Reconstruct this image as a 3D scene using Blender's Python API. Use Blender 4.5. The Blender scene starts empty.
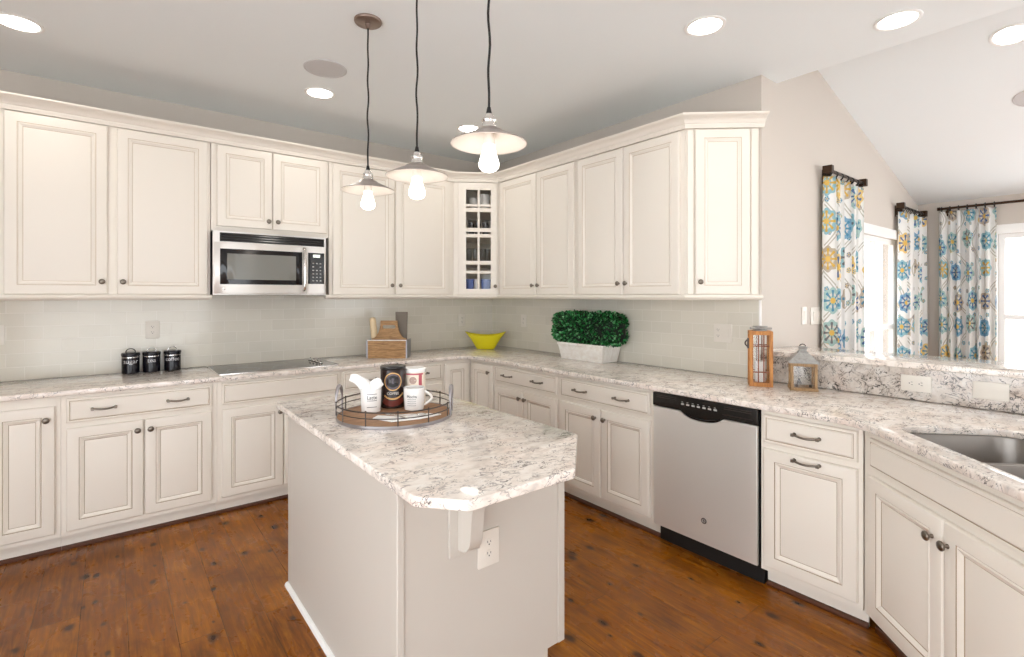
import bpy, bmesh, math, random
from mathutils import Vector, Matrix
random.seed(7)
C = bpy.context.scene.collection
PI = math.pi
R = math.radians

# ------------------------------------------------------------------ camera, world, exposure
cam = bpy.data.cameras.new('camera')
cam.sensor_width = 36.0
cam.lens = 504.66 * 36.0 / 1024.0
cam.shift_x = (512 - 507.09) / 1024.0
cam.shift_y = -(328.5 - 295.28) / 1024.0
cam.clip_start = 0.05
camo = bpy.data.objects.new('camera', cam)
camo.location = (-3.1923, -4.3185, 1.4393)
camo.rotation_euler = (R(90), 0, R(51.869 - 90))
C.objects.link(camo)
bpy.context.scene.camera = camo

world = bpy.data.worlds.new('sky')
bpy.context.scene.world = world
world.use_nodes = True
bg = world.node_tree.nodes['Background']
bg.inputs['Color'].default_value = (0.93, 0.965, 1.0, 1)
bg.inputs['Strength'].default_value = 3.5

vs = bpy.context.scene.view_settings
vs.view_transform = 'Standard'
vs.look = 'None'
vs.gamma = 1.0
vs.use_curve_mapping = False
vs.exposure = 0.48
CAN_POWER = 0.9
BULB = 5.0

# ------------------------------------------------------------------ materials
def s2l(c):
    return tuple((v / 255 / 12.92) if v / 255 <= 0.04045 else ((v / 255 + 0.055) / 1.055) ** 2.4 for v in c)

def mat(name, rgb, rough=0.5, metal=0.0, **kw):
    m = bpy.data.materials.new(name)
    m.use_nodes = True
    b = m.node_tree.nodes['Principled BSDF']
    b.inputs['Base Color'].default_value = (*s2l(rgb), 1)
    b.inputs['Roughness'].default_value = rough
    b.inputs['Metallic'].default_value = metal
    for k, v in kw.items():
        b.inputs[k.replace('_', ' ')].default_value = v
    return m

class NT:
    """tiny node-tree helper"""
    def __init__(s, m):
        s.t = m.node_tree; s.n = s.t.nodes; s.l = s.t.links
        s.b = s.n.get('Principled BSDF')
    def new(s, typ, **kw):
        n = s.n.new(typ)
        for k, v in kw.items(): setattr(n, k, v)
        return n
    def link(s, a, b): s.l.new(a, b)
    def setin(s, n, **kw):
        for k, v in kw.items():
            n.inputs[k.replace('_', ' ')].default_value = v
        return n
    def val(s, sock, v):
        if hasattr(v, 'node'): s.link(v, sock)
        else: sock.default_value = v
    def math(s, op, a, b=0.0, c=0.0):
        n = s.new('ShaderNodeMath', operation=op)
        s.val(n.inputs[0], a); s.val(n.inputs[1], b); s.val(n.inputs[2], c)
        return n.outputs[0]
    def ramp(s, fac, stops, interp='LINEAR'):
        n = s.new('ShaderNodeValToRGB'); n.color_ramp.interpolation = interp
        e = n.color_ramp.elements
        while len(e) < len(stops): e.new(0.5)
        for i, (p, c) in enumerate(stops):
            e[i].position = p; e[i].color = (*c, 1) if len(c) == 3 else c
        s.link(fac, n.inputs[0]); return n.outputs[0]
    def mix(s, fac, a, b, blend='MIX'):
        n = s.new('ShaderNodeMix', data_type='RGBA', blend_type=blend)
        s.val(n.inputs[0], fac)
        for sock, v in ((n.inputs[6], a), (n.inputs[7], b)):
            if hasattr(v, 'node'): s.link(v, sock)
            else: sock.default_value = (*v, 1)
        return n.outputs[2]
    def noise(s, vec, scale, detail=4, rough=0.55, dist=0.0):
        n = s.new('ShaderNodeTexNoise')
        if vec is not None: s.link(vec, n.inputs['Vector'])
        s.setin(n, Scale=scale, Detail=detail, Roughness=rough, Distortion=dist)
        return n.outputs['Fac']
    def bump(s, h, strength=0.1, dist=0.01):
        n = s.new('ShaderNodeBump')
        n.inputs['Strength'].default_value = strength; n.inputs['Distance'].default_value = dist
        s.link(h, n.inputs['Height']); s.link(n.outputs[0], s.b.inputs['Normal'])
    def coords(s, out='Object', scale=(1, 1, 1), rot=(0, 0, 0)):
        t = s.new('ShaderNodeTexCoord'); m = s.new('ShaderNodeMapping')
        m.inputs['Scale'].default_value = scale; m.inputs['Rotation'].default_value = rot
        s.link(t.outputs[out], m.inputs[0]); return m.outputs[0]

M = {}
M['cab'] = mat('cream_cabinet_paint', (238, 231, 220), 0.38)
M['cabi'] = mat('cabinet_interior', (240, 230, 214), 0.5)
M['glaze'] = mat('brown_glaze', (170, 151, 128), 0.5)
M['glaze2'] = mat('light_glaze', (208, 193, 172), 0.45)
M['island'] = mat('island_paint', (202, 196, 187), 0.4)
M['wall'] = mat('greige_wall_paint', (204, 195, 185), 0.75)
M['wall2'] = mat('light_wall_paint', (204, 195, 185), 0.75)
M['ceil'] = mat('ceiling_paint', (238, 242, 242), 0.8)
M['trim'] = mat('white_trim_paint', (244, 243, 240), 0.4)
M['plate'] = mat('white_plastic', (228, 222, 212), 0.35)
M['slot'] = mat('dark_slot', (40, 36, 34), 0.6)
M['pewter'] = mat('pewter_hardware', (132, 124, 114), 0.33, 1.0)
M['bronze'] = mat('oil_rubbed_bronze', (66, 50, 38), 0.4, 0.8)
M['black'] = mat('black_gloss', (16, 16, 20), 0.12)
M['canister'] = mat('black_enamel', (18, 17, 27), 0.16)
M['matte_black'] = mat('matte_black', (20, 19, 19), 0.5)
M['chrome'] = mat('polished_chrome', (225, 222, 218), 0.15, 1.0)
M['nickel'] = mat('brushed_nickel', (196, 188, 180), 0.28, 1.0)
M['iron'] = mat('dark_iron_wire', (88, 80, 76), 0.4, 0.9)
M['hoop'] = mat('galvanised_hoop', (168, 164, 166), 0.35, 0.9)
M['white_enamel'] = mat('white_enamel', (246, 240, 232), 0.25)
M['shade_out'] = mat('pewter_shade', (176, 166, 160), 0.32, 0.8)
M['porcelain'] = mat('porcelain', (246, 244, 241), 0.15)
M['blue_cup'] = mat('blue_ceramic', (98, 128, 205), 0.2)
M['yellow'] = mat('yellow_ceramic', (240, 228, 36), 0.22)
M['cord'] = mat('black_cord', (18, 16, 16), 0.6)
M['dwpanel'] = mat('control_panel_black', (24, 22, 21), 0.25)
M['print'] = mat('grey_print', (178, 176, 172), 0.5)
M['ink'] = mat('black_ink', (32, 30, 34), 0.6)
M['silverlabel'] = mat('silver_label', (214, 212, 214), 0.4, 0.3)
M['napkin'] = mat('white_linen', (246, 245, 243), 0.8)
M['gold'] = mat('gold_print', (214, 168, 108), 0.4)
M['cream_tin'] = mat('cream_tin', (236, 222, 203), 0.35)
M['pink'] = mat('rose_print', (192, 92, 104), 0.4)
M['darkcan'] = mat('dark_brown_can', (40, 22, 18), 0.25)
M['redbrown'] = mat('red_brown_print', (104, 38, 26), 0.35)
M['speaker'] = mat('speaker_grille', (205, 203, 202), 0.8)
M['greyboard'] = mat('grey_wood_board', (112, 102, 90), 0.6)
M['pin'] = mat('pale_maple', (236, 212, 172), 0.5)
M['toe_strip'] = mat('dark_brown_strip', (84, 44, 20), 0.4)
M['pin_silver'] = mat('satin_silver', (206, 202, 198), 0.45, 0.4)
M['canopy'] = mat('antique_nickel', (150, 132, 122), 0.4, 0.9)
M['foil'] = mat('grey_metal_band', (150, 150, 156), 0.4, 0.6)

def emit(name, rgb, strength):
    m = bpy.data.materials.new(name); m.use_nodes = True
    b = m.node_tree.nodes['Principled BSDF']
    b.inputs['Base Color'].default_value = (0.9, 0.9, 0.9, 1)
    b.inputs['Emission Color'].default_value = (*rgb, 1)
    b.inputs['Emission Strength'].default_value = strength
    return m
M['lens'] = emit('downlight_lens', (1, 0.96, 0.9), 14)
M['bulb'] = emit('warm_bulb', (1, 0.92, 0.82), BULB)
M['lcd'] = emit('green_display', (0.75, 0.85, 0.7), 0.9)

def glass(name, tint=(1, 1, 1), gloss=1.0):
    m = bpy.data.materials.new(name); m.use_nodes = True
    t = NT(m); t.n.remove(t.b)
    out = t.n['Material Output']
    tr = t.new('ShaderNodeBsdfTransparent'); tr.inputs[0].default_value = (*tint, 1)
    gl = t.new('ShaderNodeBsdfGlossy'); gl.inputs['Roughness'].default_value = 0.02
    lw = t.new('ShaderNodeLayerWeight'); lw.inputs[0].default_value = 0.5
    fr = t.math('MULTIPLY_ADD', t.math('POWER', lw.outputs['Facing'], 5.0), 0.6, 0.025)
    mx = t.new('ShaderNodeMixShader')
    t.link(t.math('MULTIPLY', fr, gloss), mx.inputs[0])
    t.link(tr.outputs[0], mx.inputs[1]); t.link(gl.outputs[0], mx.inputs[2]); t.link(mx.outputs[0], out.inputs[0])
    return m
M['glass'] = glass('clear_glass', (0.98, 0.98, 0.975))
M['tumbler'] = glass('drinking_glass', (0.86, 0.88, 0.88), 1.6)

def steel(name, rgb, rough, aniso, rot, stretch):
    m = mat(name, rgb, rough, 0.55)
    t = NT(m)
    t.b.inputs['Anisotropic'].default_value = aniso
    t.b.inputs['Anisotropic Rotation'].default_value = rot
    tg = t.new('ShaderNodeTangent'); tg.direction_type = 'RADIAL'; tg.axis = 'Z'
    t.link(tg.outputs[0], t.b.inputs['Tangent'])
    return m
M['steel'] = steel('stainless_steel', (232, 229, 224), 0.34, 0.9, 0.25, (3, 3, 90))
M['sink'] = steel('satin_sink_steel', (150, 144, 138), 0.32, 0.3, 0.0, (6, 6, 90))

def quartz(name, dark=1.0):
    m = mat(name, (236, 226, 214), 0.1)
    t = NT(m)
    v = t.coords('Object', (0.7, 1.15, 1.15), (0.25, 0.2, R(36)))
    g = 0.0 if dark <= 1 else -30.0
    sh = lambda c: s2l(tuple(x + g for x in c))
    base = t.ramp(t.noise(v, 22, 6, 0.6, 0.5), [(0.30, sh((206, 200, 194))), (0.40, sh((226, 216, 206))), (0.50, sh((241, 232, 223))), (0.70, sh((250, 245, 239)))])
    warm = t.ramp(t.noise(v, 8, 3), [(0.5, (0, 0, 0)), (0.68, (1, 1, 1))])
    base = t.mix(t.math('MULTIPLY', warm, 0.35), base, sh((236, 212, 197)))
    def vein(scale, width, dist, mscale, lo, hi, off=0.0):
        n = t.noise(v, scale, 3, 0.5, dist)
        r = t.math('ABSOLUTE', t.math('SUBTRACT', n, 0.5 + off))
        k = t.ramp(r, [(0.0, (1, 1, 1)), (width * 0.5, (0.8, 0.8, 0.8)), (width, (0, 0, 0))])
        msk = t.ramp(t.noise(v, mscale, 4, 0.65), [(lo, (0, 0, 0)), (hi, (1, 1, 1))])
        return t.math('MULTIPLY', k, msk)
    col = t.mix(t.math('MULTIPLY', vein(15, 0.03, 2.0, 16, 0.46, 0.56, .03), 0.75), base, sh((146, 137, 132)))
    col = t.mix(t.math('MULTIPLY', vein(19, 0.026, 2.6, 13, 0.50, 0.56), 0.95), col, s2l((62, 56, 57)))
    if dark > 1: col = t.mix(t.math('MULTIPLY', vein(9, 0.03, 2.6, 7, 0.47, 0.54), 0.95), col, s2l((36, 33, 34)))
    t.link(col, t.b.inputs['Base Color'])
    t.b.inputs['Coat Weight'].default_value = 0.25
    t.b.inputs['Coat Roughness'].default_value = 0.04
    return m
M['quartz'] = quartz('veined_quartz')
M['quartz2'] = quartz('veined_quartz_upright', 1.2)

def floor_mat():
    m = mat('hand_scraped_walnut', (120, 72, 40), 0.3)
    t = NT(m)
    tc = t.new('ShaderNodeTexCoord'); sp = t.new('ShaderNodeSeparateXYZ'); t.link(tc.outputs['Object'], sp.inputs[0])
    cb = t.new('ShaderNodeCombineXYZ'); t.link(sp.outputs[1], cb.inputs[0]); t.link(sp.outputs[0], cb.inputs[1])
    br = t.new('ShaderNodeTexBrick', offset=0.37, offset_frequency=2)
    t.link(cb.outputs[0], br.inputs['Vector'])
    t.setin(br, Scale=1.0, Mortar_Size=0.0016, Mortar_Smooth=0.3, Bias=0.0, Brick_Width=1.35, Row_Height=0.165)
    br.inputs['Color1'].default_value = (0, 0, 0, 1); br.inputs['Color2'].default_value = (1, 1, 1, 1); br.inputs['Mortar'].default_value = (0.5, 0.5, 0.5, 1)
    rnd = br.outputs['Color']
    off = t.new('ShaderNodeVectorMath', operation='ADD'); t.link(cb.outputs[0], off.inputs[0]); t.link(rnd, off.inputs[1])
    def stretch(sc):
        mp = t.new('ShaderNodeMapping'); mp.inputs['Scale'].default_value = sc; t.link(off.outputs[0], mp.inputs[0]); return mp.outputs[0]
    plank = t.ramp(rnd, [(0.0, s2l((108, 56, 8))), (0.3, s2l((146, 84, 12))), (0.55, s2l((122, 70, 14))), (0.8, s2l((170, 104, 20))), (1.0, s2l((114, 61, 8)))])
    grain = t.noise(stretch((2.2, 26, 1)), 2.2, 6, 0.62, 0.7)
    col = t.mix(0.55, plank, t.ramp(grain, [(0.3, s2l((78, 38, 6))), (0.5, s2l((146, 83, 12))), (0.68, s2l((192, 124, 34)))]))
    blot = t.noise(stretch((3.2, 5, 1)), 1.6, 4, 0.6, 0.4)
    col = t.mix(t.math('MULTIPLY', t.ramp(blot, [(0.5, (0, 0, 0)), (0.72, (1, 1, 1))]), 0.55), col, s2l((72, 38, 19)))
    # knots
    vo = t.new('ShaderNodeTexVoronoi', feature='F1', voronoi_dimensions='2D'); vo.inputs['Scale'].default_value = 5.4
    mp = t.new('ShaderNodeMapping'); mp.inputs['Scale'].default_value = (0.8, 1.25, 1)
    wv = t.new('ShaderNodeTexNoise'); wv.inputs['Scale'].default_value = 14; t.link(cb.outputs[0], wv.inputs['Vector'])
    ad = t.new('ShaderNodeVectorMath', operation='MULTIPLY_ADD'); t.link(wv.outputs['Color'], ad.inputs[0])
    ad.inputs[1].default_value = (0.03, 0.018, 0); t.link(cb.outputs[0], ad.inputs[2])
    t.link(ad.outputs[0], mp.inputs[0]); t.link(mp.outputs[0], vo.inputs['Vector'])
    ks = t.new('ShaderNodeSeparateXYZ'); t.link(vo.outputs['Color'], ks.inputs[0])
    kr = t.math('MULTIPLY', t.math('MAXIMUM', t.math('SUBTRACT', ks.outputs[0], 0.22), 0.0), 0.30)
    kn = t.math('SUBTRACT', 1.0, t.math('SMOOTHSTEP' if False else 'DIVIDE', vo.outputs['Distance'], t.math('MAXIMUM', kr, 0.0001)))
    kn = t.math('MAXIMUM', kn, 0.0)
    knot = t.ramp(kn, [(0.0, (0, 0, 0)), (0.3, (0.28, 0.28, 0.28)), (0.55, (0.8, 0.8, 0.8)), (0.75, (1, 1, 1))])
    col = t.mix(t.math('MULTIPLY', knot, 0.9), col, s2l((40, 20, 11)))
    mort = br.outputs['Fac']
    col = t.mix(t.math('MULTIPLY', mort, 0.75), col, s2l((44, 23, 13)))
    t.link(col, t.b.inputs['Base Color'])
    rr = t.ramp(blot, [(0.35, (0.24,) * 3), (0.7, (0.36,) * 3)]); t.link(rr, t.b.inputs['Roughness']); t.b.inputs['Specular IOR Level'].default_value = 0.35
    hgt = t.math('SUBTRACT', t.math('ADD', t.noise(stretch((3, 9, 1)), 2.0, 3), t.math('MULTIPLY', grain, 0.25)), t.math('ADD', mort, t.math('MULTIPLY', knot, 0.4)))
    t.bump(hgt, 0.22, 0.006)
    return m
M['floor'] = floor_mat()

def tile_mat(name, swap):
    m = mat(name, (213, 210, 199), 0.12)
    t = NT(m)
    tc = t.new('ShaderNodeTexCoord'); sp = t.new('ShaderNodeSeparateXYZ'); t.link(tc.outputs['Object'], sp.inputs[0])
    cb = t.new('ShaderNodeCombineXYZ'); t.link(sp.outputs[1 if swap else 0], cb.inputs[0])
    t.link(t.math('SUBTRACT', sp.outputs[2], 0.914), cb.inputs[1])
    br = t.new('ShaderNodeTexBrick', offset=0.5, offset_frequency=2)
    t.link(cb.outputs[0], br.inputs['Vector'])
    t.setin(br, Scale=1.0, Mortar_Size=0.0022, Mortar_Smooth=0.2, Bias=0.0, Brick_Width=0.168, Row_Height=0.083)
    br.inputs['Color1'].default_value = (*s2l((226, 221, 208)), 1); br.inputs['Color2'].default_value = (*s2l((219, 214, 201)), 1)
    br.inputs['Mortar'].default_value = (*s2l((232, 227, 217)), 1)
    t.link(br.outputs['Color'], t.b.inputs['Base Color'])
    w = t.noise(cb.outputs[0], 9, 2)
    h = t.math('SUBTRACT', t.math('MULTIPLY', w, 0.5), br.outputs['Fac'])
    t.bump(h, 0.35, 0.003)
    return m
M['tileA'] = tile_mat('glass_subway_tile', False)
M['tileB'] = tile_mat('glass_subway_tile_side', True)

def wood(name, c1, c2, scale=(3, 3, 30), rough=0.55):
    m = mat(name, c1, rough); t = NT(m)
    v = t.coords('Object', scale)
    n = t.noise(v, 2.5, 5, 0.6, 0.8)
    t.link(t.ramp(n, [(0.3, s2l(c2)), (0.65, s2l(c1))]), t.b.inputs['Base Color'])
    t.bump(n, 0.1, 0.003)
    return m
M['caddy'] = wood('honey_pine', (190, 148, 98), (128, 88, 48), (5, 5, 40))
M['lantern'] = wood('honey_lantern_wood', (204, 142, 76), (158, 98, 46), (30, 30, 4))
M['lantern2'] = wood('weathered_lantern_wood', (176, 142, 100), (128, 98, 64), (30, 30, 6))
M['traywood'] = wood('grey_brown_tray_wood', (176, 134, 98), (132, 96, 68), (3, 24, 3))
M['whitewash'] = wood('whitewashed_wood', (249, 247, 242), (232, 226, 217), (8, 30, 8), 0.7)
M['zinc'] = wood('zinc_sheet', (168, 166, 162), (138, 136, 132), (14, 14, 14), 0.45)

def leaf_mat():
    m = mat('boxwood_leaf', (24, 96, 42), 0.4); t = NT(m)
    g = t.new('ShaderNodeNewGeometry')
    t.link(t.ramp(g.outputs['Random Per Island'], [(0.0, s2l((5, 48, 18))), (0.45, s2l((14, 92, 36))), (0.75, s2l((44, 148, 72))), (1.0, s2l((150, 216, 160)))]), t.b.inputs['Base Color'])
    return m
M['leaf'] = leaf_mat()
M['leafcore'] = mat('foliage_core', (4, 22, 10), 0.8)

def curtain_mat():
    m = mat('suzani_print_fabric', (246, 243, 236), 0.85); t = NT(m)
    tc = t.new('ShaderNodeTexCoord')
    uv = tc.outputs['UV']
    def medallions(scale, off, rmax, petals, stops):
        mp = t.new('ShaderNodeMapping'); mp.inputs['Location'].default_value = off; mp.inputs['Scale'].default_value = (scale, scale * 0.85, 1); t.link(uv, mp.inputs[0])
        vo = t.new('ShaderNodeTexVoronoi', voronoi_dimensions='2D'); vo.inputs['Scale'].default_value = 1.0; vo.inputs['Randomness'].default_value = 0.3
        t.link(mp.outputs[0], vo.inputs['Vector'])
        d = t.new('ShaderNodeVectorMath', operation='SUBTRACT'); t.link(mp.outputs[0], d.inputs[0]); t.link(vo.outputs['Position'], d.inputs[1])
        sp = t.new('ShaderNodeSeparateXYZ'); t.link(d.outputs[0], sp.inputs[0])
        ang = t.math('ARCTAN2', sp.outputs[1], sp.outputs[0])
        r = vo.outputs['Distance']
        rim = t.math('MULTIPLY_ADD', t.math('COSINE', t.math('MULTIPLY', ang, petals)), 0.07 * rmax, 0.93 * rmax)
        q = t.math('DIVIDE', r, rim)
        cs = t.new('ShaderNodeSeparateXYZ'); t.link(vo.outputs['Color'], cs.inputs[0])
        c1 = t.ramp(cs.outputs[0], stops, 'CONSTANT')
        c2 = t.ramp(cs.outputs[1], [(0, s2l((74, 112, 168))), (0.35, s2l((84, 152, 184))), (0.7, s2l((232, 190, 70))), (0.85, s2l((120, 118, 122)))], 'CONSTANT')
        inside = t.math('LESS_THAN', q, 1.0)
        ring = t.math('MULTIPLY', t.math('GREATER_THAN', q, 0.42), t.math('LESS_THAN', q, 0.62))
        spoke = t.math('MULTIPLY', t.math('LESS_THAN', q, 0.8), t.math('GREATER_THAN', t.math('COSINE', t.math('MULTIPLY', ang, petals)), 0.35))
        core = t.math('LESS_THAN', q, 0.24)
        return inside, ring, spoke, core, c1, c2
    col = t.mix(0.0, s2l((252, 251, 248)), (1, 1, 1))
    # wandering vine
    su = t.new('ShaderNodeSeparateXYZ'); t.link(uv, su.inputs[0])
    sn = t.math('MULTIPLY', t.math('SINE', t.math('MULTIPLY', su.outputs[1], 2 * PI / 0.52)), 0.075)
    fr = t.math('ABSOLUTE', t.math('SUBTRACT', t.math('FRACT', t.math('DIVIDE', t.math('ADD', su.outputs[0], sn), 0.26)), 0.5))
    vine = t.math('LESS_THAN', t.math('ABSOLUTE', t.math('SUBTRACT', fr, 0.05)), 0.022)
    col = t.mix(t.math('MULTIPLY', vine, 0.75), col, s2l((192, 186, 172)))
    big = [(0, s2l((150, 200, 212))), (0.28, s2l((200, 186, 166))), (0.46, s2l((244, 214, 132))), (0.58, s2l((126, 178, 208))), (0.82, s2l((180, 212, 208)))]
    for args in ((9.0, (0.3, 0.7, 0), 0.17, 5.0, big), (4.3, (0, 0, 0), 0.36, 8.0, big)):
        inside, ring, spoke, core, c1, c2 = medallions(*args)
        col = t.mix(t.math('MULTIPLY', inside, 0.92), col, c1)
        col = t.mix(t.math('MULTIPLY', ring, 0.9), col, s2l((238, 232, 220)))
        col = t.mix(t.math('MULTIPLY', spoke, 0.9), col, c2)
        col = t.mix(core, col, s2l((242, 206, 110)))
    t.link(col, t.b.inputs['Base Color'])
    tl = t.new('ShaderNodeBsdfTranslucent'); t.link(col, tl.inputs[0])
    mx = t.new('ShaderNodeMixShader'); mx.inputs[0].default_value = 0.28
    t.link(t.b.outputs[0], mx.inputs[1]); t.link(tl.outputs[0], mx.inputs[2]); t.link(mx.outputs[0], t.n['Material Output'].inputs[0])
    return m
M['curtain'] = curtain_mat()

# ------------------------------------------------------------------ mesh helpers
class MB:
    def __init__(s): s.v = []; s.f = []; s.m = []; s.uv = None
    def _add(s, vs, fs, mi=0):
        o = len(s.v); s.v += [tuple(v) for v in vs]
        for f in fs: s.f.append(tuple(o + i for i in f)); s.m.append(mi)
        return s
    def box(s, x0, x1, y0, y1, z0, z1, mi=0):
        if x0 > x1: x0, x1 = x1, x0
        if y0 > y1: y0, y1 = y1, y0
        if z0 > z1: z0, z1 = z1, z0
        v = [(x, y, z) for z in (z0, z1) for y in (y0, y1) for x in (x0, x1)]
        return s._add(v, [(0, 2, 3, 1), (4, 5, 7, 6), (0, 1, 5, 4), (2, 6, 7, 3), (0, 4, 6, 2), (1, 3, 7, 5)], mi)
    def loft(s, loops, mi=0, caps=True, mids=None, close=True):
        n = len(loops[0]); o = len(s.v)
        for L in loops: s.v += [tuple(p) for p in L]
        for k in range(len(loops) - 1):
            m_ = mids[k] if mids else mi
            for i in range(n if close else n - 1):
                j = (i + 1) % n
                s.f.append((o + k * n + i, o + k * n + j, o + (k + 1) * n + j, o + (k + 1) * n + i)); s.m.append(m_)
        if caps:
            s.f.append(tuple(o + i for i in reversed(range(n)))); s.m.append(mids[0] if mids else mi)
            e = o + (len(loops) - 1) * n
            s.f.append(tuple(e + i for i in range(n))); s.m.append(mids[-1] if mids else mi)
        return s
    def prism(s, poly, z0, z1, mi=0):
        a = sum(poly[i][0] * poly[(i + 1) % len(poly)][1] - poly[(i + 1) % len(poly)][0] * poly[i][1] for i in range(len(poly)))
        if a < 0: poly = poly[::-1]
        return s.loft([[(x, y, z0) for x, y in poly], [(x, y, z1) for x, y in poly]], mi)
    def lathe(s, prof, n=24, c=(0, 0, 0), mi=0, mids=None, axis='z', caps=True):
        loops = []
        for r, z in prof:
            L = []
            for i in range(n):
                a = 2 * PI * i / n; x, y = max(r, 1e-5) * math.cos(a), max(r, 1e-5) * math.sin(a)
                p = (x, y, z) if axis == 'z' else ((x, -z, y) if axis == '-y' else (z, x, y))
                L.append((c[0] + p[0], c[1] + p[1], c[2] + p[2]))
            loops.append(L)
        return s.loft(loops, mi, caps, mids)
    def tube(s, pts, r, n=8, mi=0, closed=False, caps=True):
        pts = [Vector(p) for p in pts]; loops = []; up = None; N = len(pts)
        for i, p in enumerate(pts):
            a = pts[(i - 1) % N] if (closed or i > 0) else p
            b = pts[(i + 1) % N] if (closed or i < N - 1) else p
            d = (b - a).normalized()
            if up is None:
                up = d.cross(Vector((0, 0, 1)))
                if up.length < 1e-3: up = d.cross(Vector((1, 0, 0)))
                up.normalize()
            else:
                up = (up - d * up.dot(d)).normalized()
            w = d.cross(up); rr = r[i] if isinstance(r, (list, tuple)) else r
            loops.append([p + (up * math.cos(2 * PI * k / n) + w * math.sin(2 * PI * k / n)) * rr for k in range(n)])
        if closed: loops.append(loops[0]); caps = False
        return s.loft(loops, mi, caps)
    def ball(s, c, rx, ry=None, rz=None, n=16, m=10, mi=0):
        ry = ry or rx; rz = rz or rx
        prof = [(math.sin(PI * k / m), -math.cos(PI * k / m)) for k in range(m + 1)]
        loops = [[(c[0] + rx * max(r, 1e-4) * math.cos(2 * PI * i / n), c[1] + ry * max(r, 1e-4) * math.sin(2 * PI * i / n), c[2] + rz * z) for i in range(n)] for r, z in prof]
        return s.loft(loops, mi)
    def build(s, name, mats, parent=None, smooth=True, bevel=0.0, angle=35, loc=None, rz=0, seg=2):
        me = bpy.data.meshes.new(name)
        me.from_pydata(s.v, [], s.f)
        if not isinstance(mats, (list, tuple)): mats = [mats]
        for m_ in mats: me.materials.append(M[m_] if isinstance(m_, str) else m_)
        me.polygons.foreach_set('material_index', s.m)
        if s.uv:
            ul = me.uv_layers.new(name='UVMap')
            for p in me.polygons:
                for li in p.loop_indices: ul.data[li].uv = s.uv[me.loops[li].vertex_index]
        bm = bmesh.new(); bm.from_mesh(me); bmesh.ops.recalc_face_normals(bm, faces=bm.faces); bm.to_mesh(me); bm.free()
        me.update()
        return link(name, me, parent, smooth, bevel, angle, loc, rz, seg)

def link(name, me, parent=None, smooth=True, bevel=0.0, angle=35, loc=None, rz=0, seg=2):
    if smooth:
        me.shade_smooth(); me.set_sharp_from_angle(angle=R(angle))
    o = bpy.data.objects.new(name, me); C.objects.link(o)
    if parent is not None: o.parent = parent
    if loc is not None: o.location = loc
    if rz: o.rotation_euler = (0, 0, rz)
    if bevel:
        b = o.modifiers.new('bevel', 'BEVEL'); b.width = bevel; b.segments = seg; b.limit_method = 'ANGLE'; b.angle_limit = R(40); b.harden_normals = False
    return o

def fill(name, splines, z0, z1, m, parent=None, bevel=0.0, xf=None, smooth=True):
    """flat plate with holes (first spline is the outline), extruded z0..z1; xf maps the finished points"""
    cu = bpy.data.curves.new(name, 'CURVE'); cu.dimensions = '2D'; cu.fill_mode = 'BOTH'
    cu.extrude = max((z1 - z0) / 2 - bevel, 1e-5); cu.bevel_depth = bevel; cu.bevel_resolution = 2; cu.offset = -bevel
    for sp in splines:
        s_ = cu.splines.new('POLY'); s_.points.add(len(sp) - 1); s_.use_cyclic_u = True
        for p, q in zip(s_.points, sp): p.co = (q[0], q[1], 0, 1)
    tmp = bpy.data.objects.new(name + '_tmp', cu); C.objects.link(tmp)
    dg = bpy.context.evaluated_depsgraph_get()
    me = bpy.data.meshes.new_from_object(tmp.evaluated_get(dg))
    bpy.data.objects.remove(tmp); bpy.data.curves.remove(cu)
    zc = (z0 + z1) / 2
    for v in me.vertices:
        c = (v.co.x, v.co.y, v.co.z + zc)
        v.co = xf(c) if xf else c
    bm = bmesh.new(); bm.from_mesh(me); bmesh.ops.remove_doubles(bm, verts=bm.verts, dist=1e-5); bmesh.ops.recalc_face_normals(bm, faces=bm.faces); bm.to_mesh(me); bm.free()
    me.name = name
    me.materials.clear(); me.materials.append(M[m] if isinstance(m, str) else m)
    for p in me.polygons: p.material_index = 0
    return link(name, me, parent, smooth)

def text_mesh(name, body, size, m, parent, xf, extrude=0.0004):
    cu = bpy.data.curves.new(name, 'FONT'); cu.body = body; cu.size = size; cu.align_x = 'CENTER'; cu.align_y = 'CENTER'; cu.extrude = extrude
    tmp = bpy.data.objects.new(name + '_tmp', cu); C.objects.link(tmp)
    dg = bpy.context.evaluated_depsgraph_get()
    me = bpy.data.meshes.new_from_object(tmp.evaluated_get(dg))
    bpy.data.objects.remove(tmp); bpy.data.curves.remove(cu)
    for v in me.vertices: v.co = xf(v.co)
    me.materials.clear(); me.materials.append(M[m])
    return link(name, me, parent, False)

def arc(cx, cy, r, a0, a1, n=8):
    return [(cx + r * math.cos(R(a0 + (a1 - a0) * i / n)), cy + r * math.sin(R(a0 + (a1 - a0) * i / n))) for i in range(n + 1)]

def rounded(x0, x1, y0, y1, r, n=5):
    return arc(x1 - r, y0 + r, r, -90, 0, n) + arc(x1 - r, y1 - r, r, 0, 90, n) + arc(x0 + r, y1 - r, r, 90, 180, n) + arc(x0 + r, y0 + r, r, 180, 270, n)

def tag(o, label=None, cat=None, group=None, kind=None):
    if label: o['label'] = label
    if cat: o['category'] = cat
    if group: o['group'] = group
    if kind: o['kind'] = kind
    return o

def thing(name, label, cat, loc=(0, 0, 0), rz=0, group=None):
    o = bpy.data.objects.new(name, None); C.objects.link(o)
    o.empty_display_size = 0.1
    o.location = loc; o.rotation_euler = (0, 0, rz)
    return tag(o, label, cat, group)

def structure(o): o['kind'] = 'structure'; return o

# ------------------------------------------------------------------ setting
YC = -2.822; XD = 3.42; CEIL = 2.8154; XE = 0.207
def vz(x): return 3.082 - 0.275 * (x - 0.868)

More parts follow.
